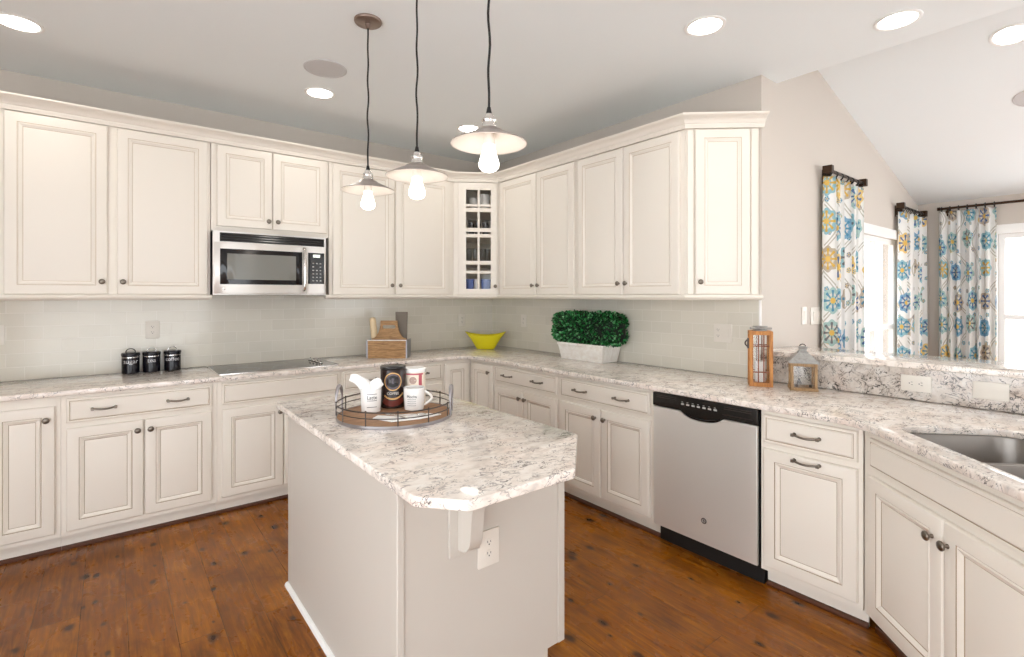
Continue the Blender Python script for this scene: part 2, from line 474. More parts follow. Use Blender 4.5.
structure(MB().box(-5.2, XD + 0.1, -7.5, 0.12, -0.08, 0.0).build('floor', 'floor', smooth=False))
structure(MB().box(-5.2, XE, -7.5, 0.12, CEIL, CEIL + 0.12).build('ceiling', 'ceil', smooth=False))
structure(MB().loft([[(XE + 0.001, y, vz(XE)), (XD + 0.1, y, vz(XD + 0.1)), (XD + 0.1, y, vz(XD + 0.1) + 0.12), (XE + 0.001, y, vz(XE) + 0.12)] for y in (-7.5, YC + 0.12)]).build('ceiling_vault', 'ceil', smooth=False))
structure(MB().box(XE - 0.1, XE, -7.5, YC - 0.001, CEIL + 0.121, vz(XE) + 0.11).build('wall_riser', 'ceil', smooth=False))
structure(MB().box(-5.2, 0.12, 0.0005, 0.12, 0, CEIL - 0.0005).build('wall_back', 'wall', smooth=False))
structure(MB().box(0.0005, 0.12, YC, 0, 0, CEIL - 0.0005).build('wall_side', 'wall', smooth=False))
# dining-side wall with its window opening
WX0, WX1, WZ0, WZ1 = 1.62, 2.74, 0.32, 1.965
wc = fill('wall_dining', [[(0.1205, 0), (XD, 0), (XD, vz(XD) - 0.001), (XE + 0.001, vz(XE) - 0.001), (XE + 0.001, CEIL - 0.0005), (0.1205, CEIL - 0.0005)], [(WX0, WZ0), (WX1, WZ0), (WX1, WZ1), (WX0, WZ1)]], 0, 0.12, 'wall2',
          xf=lambda c: (c[0], YC + c[2], c[1]), smooth=False)
structure(wc)
WY0, WY1, WZ2 = -7.2, -3.43, 2.02
wd = fill('wall_end', [[(-7.5, 0), (YC - 0.0005, 0), (YC - 0.0005, vz(XD) - 0.001), (-7.5, vz(XD) - 0.001)], [(WY0, 0.45), (WY1, 0.45), (WY1, WZ2), (WY0, WZ2)]], 0, 0.1, 'wall',
          xf=lambda c: (XD + c[2], c[0], c[1]), smooth=False)
structure(wd)
def window_frame(name, u0, u1, z0, z1, xf, mull):
    cas = 0.085
    f = fill(name, [[(u0 - cas, z0 - cas), (u1 + cas, z0 - cas), (u1 + cas, z1 + cas), (u0 - cas, z1 + cas)], [(u0, z0), (u1, z0), (u1, z1), (u0, z1)]], 0.001, 0.022, 'trim', bevel=0.003, xf=xf)
    structure(f)
    w = 0.045
    hs = []; n = mull + 1; pw = (u1 - u0 - w * (n + 1)) / n
    for i in range(n):
        a = u0 + w + i * (pw + w); zm = (z0 + z1) / 2
        hs.append([(a, z0 + w), (a + pw, z0 + w), (a + pw, zm - w / 2), (a, zm - w / 2)])
        hs.append([(a, zm + w / 2), (a + pw, zm + w / 2), (a + pw, z1 - w), (a, z1 - w)])
    fill('sash', [[(u0 + 0.001, z0 + 0.001), (u1 - 0.001, z0 + 0.001), (u1 - 0.001, z1 - 0.001), (u0 + 0.001, z1 - 0.001)]] + hs, -0.06, -0.02, 'trim', parent=f, xf=xf)
    fill('pane', [[(u0 + 0.01, z0 + 0.01), (u1 - 0.01, z0 + 0.01), (u1 - 0.01, z1 - 0.01), (u0 + 0.01, z1 - 0.01)]], -0.043, -0.037, 'glass', parent=f, xf=xf, smooth=False)
    return f
window_frame('window_1', WX0, WX1, WZ0, WZ1, lambda c: (c[0], YC - c[2], c[1]), 1)
window_frame('window_2', WY0, WY1, 0.45, WZ2, lambda c: (XD - c[2], c[0], c[1]), 3)

structure(fill('wall_left_unseen', [[(-7.5, 0.0005), (0, 0.0005), (0, CEIL - 0.0005), (-7.5, CEIL - 0.0005)], [(-6.6, 0.08), (-2.5, 0.08), (-2.5, 2.35), (-6.6, 2.35)]], 0, 0.12, 'wall2', xf=lambda c: (-5.2 + c[2], c[0], c[1]), smooth=False))  # unseen wall added to block daylight, opening placed to light the right-hand fronts
structure(fill('wall_rear_unseen', [[(-5.07, 0.0005), (XE, 0.0005), (XE, CEIL - 0.0005), (-5.07, CEIL - 0.0005)], [(-4.3, 0.1), (-1.6, 0.1), (-1.6, 1.95), (-4.3, 1.95)]], 0, 0.12, 'wall2', xf=lambda c: (c[0], -7.5 + c[2], c[1]), smooth=False))  # unseen wall added, its opening cut down to dim the light from behind
structure(fill('wall_sunroom_unseen', [[(XE + 0.005, 0.0005), (XD, 0.0005), (XD, vz(XD) - 0.001), (XE + 0.005, vz(XE) - 0.001)], [(0.6, 0.1), (3.1, 0.1), (3.1, 2.1), (0.6, 2.1)]], 0, 0.1, 'wall2', xf=lambda c: (c[0], -7.49 + c[2], c[1]), smooth=False))  # unseen wall added to hold back daylight on the dining wall
# tiled backsplash
structure(MB().box(-3.765, -0.0105, -0.01, 0, 0.9145, 1.44).build('backsplash_back', 'tileA', smooth=False))
structure(MB().box(-0.01, 0, YC + 0.012, -0.0, 0.9145, 1.44).build('backsplash_side', 'tileB', smooth=False))
structure(MB().box(-0.011, 0.0, YC, YC + 0.0115, 0.9145, 1.44).build('trim_1', 'trim', smooth=False))
# half wall carrying the raised bar, faced with quartz
structure(MB().box(0.001, 0.12, -5.1, YC - 0.001, 0, 1.070).build('wall_bar', 'wall2', smooth=False))
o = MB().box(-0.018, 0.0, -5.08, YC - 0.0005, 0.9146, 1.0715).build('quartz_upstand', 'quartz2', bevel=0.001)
tag(o, 'upright quartz backsplash below the raised bar ledge behind the sink', 'backsplash')
o = fill('bar_top', [rounded(-0.04, 0.40, -5.1, -2.835, 0.03)], 1.0722, 1.1022, 'quartz', bevel=0.005)
tag(o, 'raised quartz bar ledge above the upright splash, dining side of kitchen', 'bar top')

# ------------------------------------------------------------------ cabinet builders (local: x along the face, -y to the room, z up)
def rect(i, w, h, y): return [(i, y, i), (w - i, y, i), (w - i, y, h - i), (i, y, h - i)]
def door_mesh(w, h, kind='door'):
    if kind == 'door':
        prof = [(0, 0, 0), (0, -.014, 0), (.004, -.0195, 0), (.007, -.0205, 0), (.054, -.0205, 1), (.0568, -.0175, 0), (.061, -.0215, 0), (.066, -.0195, 0), (.077, -.0125, 1), (.0795, -.0105, 0), (.083, -.0115, 0)]
    else:
        prof = [(0, 0, 0), (0, -.012, 0), (.003, -.016, 0), (.013, -.0165, 1), (.0155, -.0145, 0), (.021, -.0205, 0), (.024, -.0205, 0)]
    m = MB()
    loops = [rect(i, w, h, y) for i, y, k in prof]
    m.loft(loops, 0, True, [k for i, y, k in prof[:-1]])
    return m
def add_front(parent, name, x0, x1, z0, z1, kind='door', gl='glaze', base='cab', loc=None, rz=0):
    o = door_mesh(x1 - x0, z1 - z0, kind).build(name, [base, gl], parent, smooth=True, angle=20)
    o.location = loc or (x0, -0.0005, z0); o.rotation_euler = (0, 0, rz)
    return o
def add_knob(door, x, z):
    m = MB().lathe([(.0075, 0), (.0075, .003), (.005, .006), (.005, .012), (.010, .015), (.0155, .019), (.0165, .023), (.014, .027), (.007, .0295), (0, .030)], 18, axis='-y')
    return m.build('knob', 'pewter', door, angle=50, loc=(x, -0.0203, z))
def add_pull(front, x, z, L=0.105):
    m = MB()
    pts = [(-L / 2, -0.0, 0), (-L / 2, -.016, 0), (-L / 2 + .006, -.022, 0)] + [(-L / 2 + .012 + (L - .024) * k / 8, -.024 - .006 * math.sin(PI * k / 8), -.004 * math.sin(PI * k / 8)) for k in range(9)] + [(L / 2 - .006, -.022, 0), (L / 2, -.016, 0), (L / 2, 0, 0)]
    m.tube(pts, .0052, 8)
    for s_ in (-1, 1):
        m.lathe([(.0085, 0), (.0085, .003), (.006, .006)], 12, (s_ * L / 2, 0, 0), axis='-y')
        m.box(s_ * L / 2 - .0065, s_ * L / 2 + .0065, -.028, -.018, -.0065, .0065)
    return m.build('pull_handle', 'pewter', front, angle=50, loc=(x, -0.0203, z))

UZ0, UZ1 = 1.445, 2.478
def wall_cabinet(label, loc, rz, w, doors, z0=1.43, dz0=UZ0, depth=0.338, group='cream wall cabinets', gl='glaze2'):
    t = thing('wall_cabinet', label, 'cabinet', loc, rz, group)
    MB().box(0.0014, w - 0.0014, 0, depth, z0, 2.52).build('cabinet_body', 'cab', t, bevel=0.0015)
    for x0, x1, kx in doors:
        d = add_front(t, 'door', x0, x1, dz0, UZ1, 'door', gl)
        add_knob(d, kx - x0, 0.078 if z0 < 1.6 else 0.055)
    return t
UG = 'cream wall cabinets'
LA = -0.345
wall_cabinet('cream two-door wall cabinet left of the microwave, at the photo left edge', (-3.75, LA, 0), 0, 1.094, [(0.085, 0.541, 0.515), (0.587, 1.077, 0.617)])
wall_cabinet('short cream two-door wall cabinet directly above the microwave', (-2.655, LA, 0), 0, 0.803, [(0.035, 0.389, 0.362), (0.394, 0.785, 0.424)], z0=1.886, dz0=1.918)
wall_cabinet('cream two-door wall cabinet between the microwave and the glass corner cabinet', (-1.851, LA, 0), 0, 1.146, [(0.028, 0.549, 0.520), (0.563, 1.098, 0.596)])
RB = -PI / 2
wall_cabinet('cream two-door wall cabinet right of the glass corner cabinet', (LA, -0.572, 0), RB, 0.999, [(0.03, 0.534, 0.504), (0.545, 0.98, 0.575)])
wall_cabinet('wide cream two-door wall cabinet above the potted hedge, next to the angled end', (LA, -1.573, 0), RB, 0.935, [(0.017, 0.456, 0.426), (0.461, 0.905, 0.491)])

# angled end cabinet
ea = (-0.345, -2.512); eb = (-0.008, -2.806)
el = math.hypot(eb[0] - ea[0], eb[1] - ea[1]); er = math.atan2(eb[1] - ea[1], eb[0] - ea[0])
t = thing('angled_wall_cabinet', 'angled cream end wall cabinet with one door, last of the right run', 'cabinet', (ea[0], ea[1], 0), er, UG)
def to_local(P, o, rz):
    d = Vector((P[0] - o[0], P[1] - o[1])); c, s_ = math.cos(-rz), math.sin(-rz)
    return (d.x * c - d.y * s_, d.x * s_ + d.y * c)
poly = [(0, 0), (el, 0), to_local((-0.001, eb[1]), ea, er), to_local((-0.001, ea[1] + 0.003), ea, er), to_local((-.345, ea[1] + 0.003), ea, er)]
MB().prism(poly, 1.43, 2.52).build('cabinet_body', 'cab', t, bevel=0.0015)
d = add_front(t, 'door', 0.055, 0.392, UZ0, UZ1, 'door', 'glaze2'); add_knob(d, 0.026, 0.078)
MB().box(0.4, 0.436, -0.012, 0, 1.445, 2.478).build('stile', 'cab', t, bevel=0.002)
MB().box(0.008, 0.046, -0.012, 0, 1.445, 2.478).build('stile', 'cab', t, bevel=0.002)

# corner cabinet with the glass door
ca = (-0.7035, -0.345); cb_ = (-0.345, -0.5695)
cl = math.hypot(cb_[0] - ca[0], cb_[1] - ca[1]); cr = math.atan2(cb_[1] - ca[1], cb_[0] - ca[0])
CT = thing('corner_display_cabinet', 'cream corner wall cabinet with a glazed eight-light door showing dishes', 'cabinet', (ca[0], ca[1], 0), cr, UG)
loc_ = lambda P: to_local(P, ca, cr)
outer = [loc_(p_) for p_ in (ca, (-0.7035, -0.003), (-0.003, -0.003), (-0.003, -0.5695), cb_)]
m = MB()
m.prism(outer, 1.43, 1.448).prism(outer, 2.502, 2.52)
for a, b in ((0, 1), (1, 2), (2, 3), (3, 4)):
    p0, p1 = Vector(outer[a]), Vector(outer[b]); d_ = (p1 - p0).normalized(); nrm = Vector((d_.y, -d_.x))
    m.prism([p0, p1, p1 + nrm * 0.014, p0 + nrm * 0.014], 1.4485, 2.5015)
m.build('cabinet_body', 'cabi', CT, smooth=False)
L0, L1 = 0.045, 0.402
fill('face_frame', [[(0, 1.43), (cl, 1.43), (cl, 2.52), (0, 2.52)], [(L0 + 0.03, 1.475), (L1 - 0.03, 1.475), (L1 - 0.03, 2.45), (L0 + 0.03, 2.45)]], 0, 0.018, 'cab', CT, xf=lambda c: (c[0], c[2], c[1]))
# door rails measured from the photo: openings bottom to top
gx = [(0.116, 0.222), (0.242, 0.345)]
gz = [(1.498, 1.640), (1.666, 1.726), (1.758, 1.975), (2.006, 2.026), (2.062, 2.210), (2.245, 2.262), (2.282, 2.414)]
holes = [[(a, c), (b, c), (b, d_), (a, d_)] for a, b in gx for c, d_ in gz]
dr = fill('glass_door', [[(L0, UZ0), (L1, UZ0), (L1, UZ1), (L0, UZ1)]] + holes, 0.001, 0.0205, 'cab', CT, bevel=0.002, xf=lambda c: (c[0], -c[2], c[1]))
MB().box(0.112, 0.35, -0.006, -0.004, 1.492, 2.42).build('pane', 'glass', dr, smooth=False)
add_knob(dr, 0.385, 1.523)
for z in (1.735, 1.99, 2.235):
    pl = [loc_(p_) for p_ in ((-0.67, -0.342), (-0.685, -0.02), (-0.02, -0.02), (-0.02, -0.555), (-0.35, -0.54))]
    MB().prism(pl, z - 0.012, z).build('shelf', 'cabi', CT, smooth=False)
def crd(u, v, z):
    c, s_ = math.cos(cr), math.sin(cr); return (ca[0] + u * c - v * s_, ca[1] + u * s_ + v * c, z)
def cup(name, label, cat, loc, r, h, m, group, taper=0.85, wall=0.003):
    prof = [(r * taper * 0.9, 0), (r * taper, 0.003), (r, h), (r - wall, h), (r * taper - wall, 0.008), (0, 0.008)]
    o = MB().lathe(prof, 20).build(name, m, loc=loc, angle=50); return tag(o, label, cat, group)
DG = 'dishes behind the glass corner door'
cup('crock', 'larger white crock on the top shelf behind the corner cabinet glass', 'crock', crd(0.295, 0.14, 2.2355), 0.054, 0.165, 'porcelain', DG, 1.0)
cup('crock', 'smaller white cup left of the crock on the glazed cabinet top shelf', 'cup', crd(0.19, 0.17, 2.2355), 0.038, 0.135, 'porcelain', DG, 0.95)
for (u, v, nm) in ((0.17, 0.15, 'leftmost'), (0.235, 0.17, 'middle'), (0.305, 0.15, 'rightmost')):
    o = cup('tumbler', nm + ' dark glass tumbler on the second shelf behind the corner cabinet glass', 'glass', crd(u, v, 1.9905), 0.034, 0.165, 'tumbler', DG)
    d2 = MB().lathe([(.028, .009), (.03, .14), (0, .14)], 16).build('drink', 'matte_black', o)
    d2['label'] = 'dark filling of the glass'
for (u, v, nm) in ((0.15, 0.16, 'leftmost'), (0.21, 0.14, 'second from left'), (0.28, 0.16, 'third from left'), (0.33, 0.17, 'rightmost')):
    cup('wine_glass', nm + ' clear stem glass on the third shelf behind the corner cabinet glass', 'glass', crd(u, v, 1.7355), 0.03, 0.15, 'tumbler', DG)
for (u, v, nm, m_) in ((0.15, 0.15, 'left blue cup on the bottom shelf of the glazed corner cabinet', 'blue_cup'), (0.225, 0.13, 'pale white cup between two blue cups in the glazed cabinet', 'porcelain'), (0.31, 0.15, 'right blue bowl on the bottom shelf of the glazed corner cabinet', 'blue_cup')):
    cup('cup', nm, 'cup', crd(u, v, 1.4485), 0.05 if m_ == 'blue_cup' else 0.03, 0.145, m_, DG, 0.8)

# crown and light rail sweeps
def sweep(path, prof, name, m, mids=None):
    P = [Vector(p) for p in path]; loops = []
    for i, p in enumerate(P):
        ds = []
        if i > 0: ds.append((P[i] - P[i - 1]).normalized())
        if i < len(P) - 1: ds.append((P[i + 1] - P[i]).normalized())
        ns = [Vector((d.y, -d.x)) for d in ds]
        n_ = sum(ns, Vector((0, 0))).normalized(); k = 1 / max(n_.dot(ns[0]), 0.3)
        loops.append([(p.x + n_.x * o_ * k, p.y + n_.y * o_ * k, z) for o_, z in prof])
    return MB().loft(loops).build(name, m, angle=28)
e2 = (eb[0] + 0.028, eb[1] - 0.0105 )
full = [(-3.765, LA), ca, cb_, ea, (eb[0] + 0.022, eb[1] - 0.019)]
crown = [(0.0004, 2.4845), (0.022, 2.4845), (0.024, 2.492), (0.028, 2.497), (0.031, 2.505), (0.031, 2.509), (0.037, 2.512), (0.042, 2.522), (0.052, 2.534), (0.064, 2.541), (0.076, 2.544), (0.081, 2.547), (0.082, 2.550), (0.089, 2.551), (0.09, 2.560), (0.0004, 2.560)]
o = sweep(full, crown, 'crown_molding', 'cab'); tag(o, 'stepped cream crown molding running along the tops of all wall cabinets', 'molding')
# crown return at the free end
rail = [(0.0004, 1.4435), (0.024, 1.4435), (0.033, 1.440), (0.036, 1.432), (0.033, 1.422), (0.022, 1.413), (0.014, 1.409), (0.0004, 1.409)]
o = sweep([(-3.765, LA), (-2.652, LA)], rail, 'light_rail', 'cab'); tag(o, 'cream light rail under the wall cabinets left of the microwave', 'molding', 'light rails')
o = sweep([(-1.882, LA), ca, cb_, ea, (eb[0] + 0.012, eb[1] - 0.010)], rail, 'light_rail', 'cab'); tag(o, 'long cream light rail under the wall cabinets right of the microwave', 'molding', 'light rails')

# ------------------------------------------------------------------ base cabinets
BG = 'cream base cabinets'
def base_cabinet(label, loc, rz, w, depth, fronts, toe=0.07, gl='glaze'):
    t = thing('base_cabinet', label, 'cabinet', loc, rz, BG)
    MB().box(0.0001, w - 0.0001, 0, depth, 0.1, 0.8835).build('cabinet_body', 'cab', t, smooth=False)
    MB().box(0.0001, w - 0.0001, toe, toe + 0.015, 0.0005, 0.1).build('toe_kick', 'cab', t, smooth=False)
    MB().loft([[(x, toe - 0.0002, 0.0005), (x, toe - 0.018, 0.0005), (x, toe - 0.018, 0.010), (x, toe - 0.013, 0.017), (x, toe - 0.0002, 0.021)] for x in (0.0001, w - 0.0001)]).build('floor_strip', 'toe_strip', t)  # dark strip where the toe kick meets the floor
    for kind, x0, x1, z0, z1, hw in fronts:
        d = add_front(t, 'door' if kind == 'door' else 'drawer' if kind == 'drawer' else 'false_front', x0, x1, z0, z1, 'door' if kind == 'door' else 'drawer', gl)
        for h in hw:
            if h[0] == 'k': add_knob(d, h[1], h[2])
            else: add_pull(d, h[1], h[2])
    return t
FA = -0.591; DA = 0.589
dz = (0.127, 0.697)
def kz(z=0.64): return z - dz[0]
base_cabinet('cream base cabinet with a single tall door at the photo left edge', (-3.725, FA, 0), 0, 0.314, DA,
             [('door', 0.030, 0.291, 0.127, 0.83, [('k', 0.225, 0.633)])])
base_cabinet('cream base cabinet with wide drawer and two doors below the black canisters', (-3.41, FA, 0), 0, 0.757, DA,
             [('drawer', 0.022, 0.727, 0.727, 0.863, [('p', 0.165, 0.068), ('p', 0.522, 0.068)]),
              ('door', 0.022, 0.371, *dz, [('k', 0.32, kz())]), ('door', 0.377, 0.727, *dz, [('k', 0.028, kz())])])
base_cabinet('cream base cabinet with plain false front and knobbed door under the cooktop', (-2.652, FA, 0), 0, 0.808, DA,
             [('panel', 0.025, 0.795, 0.727, 0.866, []),
              ('door', 0.025, 0.400, *dz, [('k', 0.35, kz())]), ('door', 0.406, 0.795, *dz, [('k', 0.028, kz())])])
base_cabinet('cream base cabinet with two-pull drawer behind the tray, right of the cooktop', (-1.843, FA, 0), 0, 0.879, DA,
             [('drawer', 0.015, 0.862, 0.727, 0.863, [('p', 0.2, 0.068), ('p', 0.65, 0.068)]),
              ('door', 0.015, 0.435, *dz, [('k', 0.392, kz())]), ('door', 0.441, 0.862, *dz, [('k', 0.028, kz())])])
# corner cabinet with the folding pair of doors
FB = -0.68
t = thing('corner_base_cabinet', 'cream inside-corner base cabinet with two narrow doors meeting below the yellow bowl', 'cabinet', (-0.963, FA, 0), 0, BG)
cpoly = [(0.0006, 0), (0.283, 0), (0.283, -0.365), (0.961, -0.365), (0.961, 0.589), (0.0006, 0.589)]
MB().prism(cpoly, 0.1, 0.8835).build('cabinet_body', 'cab', t, bevel=0.0015)
MB().prism([(0.0006, 0.07), (0.353, 0.07), (0.353, -0.365), (0.368, -0.365), (0.368, 0.085), (0.0006, 0.085)], 0.0005, 0.0995).build('toe_kick', 'cab', t, smooth=False)
add_front(t, 'door', 0.012, 0.258, 0.127, 0.852, 'door', 'glaze', loc=(0.010, -0.0005, 0.127))
d = add_front(t, 'door', 0, 0.318, 0.127, 0.852, 'door', 'glaze', loc=(0.2825, -0.042, 0.127), rz=RB)
add_knob(d, 0.265, 0.665)
DB = 0.678
def b_cab(label, y0, y1, fronts): return base_cabinet(label, (FB, y0, 0), RB, y0 - y1, DB, fronts)
b_cab('cream base cabinet with two-pull drawer beneath the left of the potted hedge', -0.957, -1.726,
      [('drawer', 0.014, 0.75, 0.727, 0.858, [('p', 0.18, 0.068), ('p', 0.54, 0.068)]),
       ('door', 0.014, 0.38, *dz, [('k', 0.335, kz())]), ('door', 0.386, 0.75, *dz, [('k', 0.028, kz())])])
b_cab('cream base cabinet with two-pull drawer and two doors, immediately left of the dishwasher', -1.728, -2.519,
      [('drawer', 0.018, 0.768, 0.727, 0.862, [('p', 0.2, 0.068), ('p', 0.55, 0.068)]),
       ('door', 0.018, 0.39, *dz, [('k', 0.332, kz())]), ('door', 0.396, 0.768, *dz, [('k', 0.034, kz())])])
b_cab('cream base cabinet with horizontal pulls on drawer and door, right of the dishwasher', -3.14, -3.567,
      [('drawer', 0.016, 0.41, 0.727, 0.860, [('p', 0.197, 0.068)]), ('door', 0.016, 0.41, 0.127, 0.697, [('p', 0.197, 0.549)])])
# diagonal sink base
S2 = math.sqrt(0.5)
so = (-0.68, -3.572); srz = R(-135)
t = thing('sink_base_cabinet', 'cream diagonal sink base cabinet with false front and two doors at lower right', 'cabinet', (so[0], so[1], 0), srz, BG)
su0 = 3.0073
SW = 0.955
sl = lambda P: to_local(P, so, srz)
end = (so[0] - SW * S2, so[1] - SW * S2)
spoly = [(0, 0), (SW, 0), sl((end[0], -5.0)), sl((-0.002, -5.0)), sl((-0.002, -3.572)), ]
# the box is open above the bowls: low body plus an apron behind the face
MB().prism(spoly, 0.1, 0.62).build('cabinet_body', 'cab', t, smooth=False)
MB().box(0, SW, 0, 0.018, 0.6205, 0.8835).build('face_frame', 'cab', t, bevel=0.0015)
MB().box(-0.03, SW - 0.03, 0.07, 0.085, 0.0005, 0.0995).build('toe_kick', 'cab', t, smooth=False)
MB().box(-0.022, SW - 0.03, 0.052, 0.0698, 0.0005, 0.03).build('floor_strip', 'toe_strip', t, bevel=0.004)  # same dark strip along the foot of the sink toe kick
pe = [sl((end[0], end[1])), sl((end[0], -5.0)), sl((end[0] + 0.018, -5.0)), sl((end[0] + 0.018, end[1] + 0.018 - 0.04))]
MB().prism(pe, 0.6205, 0.8835).build('end_panel', 'cab', t, smooth=False)
add_front(t, 'false_front', 0.058, 0.897, 0.727, 0.852, 'drawer')
d = add_front(t, 'door', 0.058, 0.475, *dz); add_knob(d, 0.373, kz(0.622))
d = add_front(t, 'door', 0.481, 0.897, *dz); add_knob(d, 0.021, kz(0.622))

# ------------------------------------------------------------------ countertops and sink
def uvp(u, v): return ((-u + v) * S2, (-u - v) * S2)
ctr = [(-3.765, -0.0005), (-3.765, -0.631), (-0.86, -0.631)]
ctr += [(-0.721 - 0.1 + 0.1 * math.sin(R(a)), -0.631 - 0.1 + 0.1 * math.cos(R(a))) for a in range(0, 91, 15)]
ctr += [(-0.721, -3.38)]
P0, P1, P2 = Vector((-0.721, -3.44)), Vector((-0.721, -3.56)), Vector(uvp(3.16, 2.005))
ctr += [tuple((1 - k) ** 2 * P0 + 2 * k * (1 - k) * P1 + k * k * P2) for k in [i / 8 for i in range(9)]]
ctr += [uvp(4.02, 2.005), (uvp(4.02, 2.005)[0], -5.05), (-0.0005, -5.05), (-0.0005, -0.0005)]
SU0, SU1, SV0, SV1 = 3.105, 3.86, 2.095, 2.535
hole = [uvp(*q) for q in rounded(SU0, SU1, SV0, SV1, 0.09, 7)]
o = fill('countertop', [ctr, hole], 0.884, 0.914, 'quartz', bevel=0.006)
tag(o, 'long L-shaped veined quartz countertop along both walls, cut for the sink', 'countertop')

st = thing('kitchen_sink', 'stainless double-bowl sink let into the diagonal countertop', 'sink', (uvp(3.4675, 2.315)[0], uvp(3.4675, 2.315)[1], 0.65), srz)
def sink_bowl(u0, u1):
    lo = 3.4675; m = MB(); loops = []
    def ring(inset, z, r): return [(u - lo, v - 2.315, z) for u, v in rounded(u0 + inset, u1 - inset, SV0 - 0.008 + inset, SV1 + 0.008 - inset, r, 6)]
    for ins, z, r in ((-0.012, 0.2325, .09), (0.0, 0.2325, .085), (0.003, 0.225, .082), (0.008, 0.06, .075), (0.02, 0.03, .065), (0.05, 0.018, .05), (0.13, 0.015, .04)): loops.append(ring(ins, z, r))
    m.loft(loops, 0, False)
    e_ = len(m.v) - len(loops[0]); m.f.append(tuple(range(e_, len(m.v)))); m.m.append(0)
    ob = m.build('bowl', 'sink', st, angle=50)
    sd = ob.modifiers.new('thick', 'SOLIDIFY'); sd.thickness = 0.002; sd.offset = -1
    uc = (u0 + u1) / 2 - lo
    MB().lathe([(.045, .0), (.045, .004), (.03, .003), (.012, .006), (0, .006)], 20, (uc, 0.02, .0165)).build('drain', 'chrome', ob)
sink_bowl(SU0 - 0.008, 3.455)
sink_bowl(3.48, SU1 + 0.008)

# ------------------------------------------------------------------ island
IX0, IX1, IY0, IY1 = -2.50, -1.803, -2.895, -1.675
t = thing('kitchen_island', 'cream kitchen island base with plain panelled end and corbel', 'island', ((IX0 + IX1) / 2, (IY0 + IY1) / 2, 0))
ox, oy = (IX0 + IX1) / 2, (IY0 + IY1) / 2
L = lambda m, *a, **k: None
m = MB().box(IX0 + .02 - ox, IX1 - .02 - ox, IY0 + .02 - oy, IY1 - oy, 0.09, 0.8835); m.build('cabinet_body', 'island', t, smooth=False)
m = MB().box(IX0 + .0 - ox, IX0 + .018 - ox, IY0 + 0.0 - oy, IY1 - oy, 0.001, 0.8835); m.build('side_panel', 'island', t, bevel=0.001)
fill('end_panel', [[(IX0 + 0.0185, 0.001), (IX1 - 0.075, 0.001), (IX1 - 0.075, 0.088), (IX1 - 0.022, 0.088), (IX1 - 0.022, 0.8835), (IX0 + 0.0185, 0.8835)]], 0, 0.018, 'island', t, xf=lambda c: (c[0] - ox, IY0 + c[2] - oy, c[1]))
MB().box(IX1 - .021 - ox, IX1 + 0.012 - ox, IY0 - 0.004 - oy, IY0 + 0.018 - oy, 0.088, 0.8835).build('corner_stile', 'island', t, bevel=0.002)
MB().box(IX0 - 0.006 - ox, IX0 + 0.019 - ox, IY0 - 0.006 - oy, IY0 + 0.03 - oy, 0.001, 0.8834).build('corner_post', 'island', t, bevel=0.003)
MB().box(IX1 - .09 - ox, IX1 - .075 - ox, IY0 + .03 - oy, IY1 - oy, 0.001, 0.09).build('toe_kick', 'island', t, smooth=False)
# quarter-round shoe along the left side
prof = [(0, 0.001), (-0.016, 0.001), (-0.0155, 0.008), (-0.012, 0.015), (-0.006, 0.019), (0, 0.02)]
MB().loft([[(IX0 - 0.0005 + a - ox, y, z) for a, z in prof] for y in (IY0 + 0.03 - oy, IY1 - oy)]).build('floor_strip', 'trim', t)
# fronts on the working side
for i, (a, b) in enumerate(((IY0 + .04, -2.50), (-2.49, -2.10), (-2.09, IY1 - 0.03))):
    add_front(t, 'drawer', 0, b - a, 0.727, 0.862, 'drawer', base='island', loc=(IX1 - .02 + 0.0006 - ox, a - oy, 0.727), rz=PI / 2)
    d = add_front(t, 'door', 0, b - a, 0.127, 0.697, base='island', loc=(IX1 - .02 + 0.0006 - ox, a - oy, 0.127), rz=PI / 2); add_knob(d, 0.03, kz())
# corbel: plate and scrolled bracket
cx = -2.235 - ox
cbm = MB().box(cx - 0.088, cx + 0.035, IY0 - 0.012 - oy, IY0 - 0.0002 - oy, 0.575, 0.8833)
cb1 = cbm.build('corbel', 'island', t, bevel=0.003)
pr = [(0, 0.8832), (-0.235, 0.8832), (-0.235, 0.862), (-0.222, 0.850), (-0.205, 0.846), (-0.19, 0.842)]
pr += [(-0.06 - 0.118 * math.cos(R(a)), 0.715 + 0.128 * math.sin(R(a))) for a in range(80, -1, -16)][::1]
pr = [(0, 0.8832), (-0.25, 0.8832), (-0.25, 0.862), (-0.238, 0.85), (-0.215, 0.845)] + [(-0.215 + 0.135 * math.sin(R(a)), 0.715 + 0.13 * math.cos(R(a))) for a in range(8, 90, 10)] + [(-0.078, 0.69), (-0.074, 0.655), (-0.066, 0.63), (-0.05, 0.612), (-0.03, 0.602), (0, 0.597)]
m = MB(); m.loft([[(x, IY0 - 0.0122 - oy + a, z) for a, z in pr] for x in (cx - 0.056, cx - 0.008)])
m.build('bracket', 'island', cb1, angle=25)

top = [(-2.552, -1.66), (-1.80, -1.66), (-1.80, -2.978), (-2.088, -3.245), (-2.47, -3.245), (-2.57, -3.13)]
def soften(poly, r, n=4):
    out = []
    for i, p in enumerate(poly):
        p = Vector(p); a = (Vector(poly[i - 1]) - p).normalized(); b = (Vector(poly[(i + 1) % len(poly)]) - p).normalized()
        A, B = p + a * r, p + b * r
        out += [tuple((1 - k) ** 2 * A + 2 * k * (1 - k) * p + k * k * B) for k in [j / n for j in range(n + 1)]]
    return out
o = fill('island_countertop', [soften(top, 0.014)], 0.884, 0.914, 'quartz', bevel=0.0045)
tag(o, 'veined quartz island top with clipped corners under the pendant lamps', 'countertop')

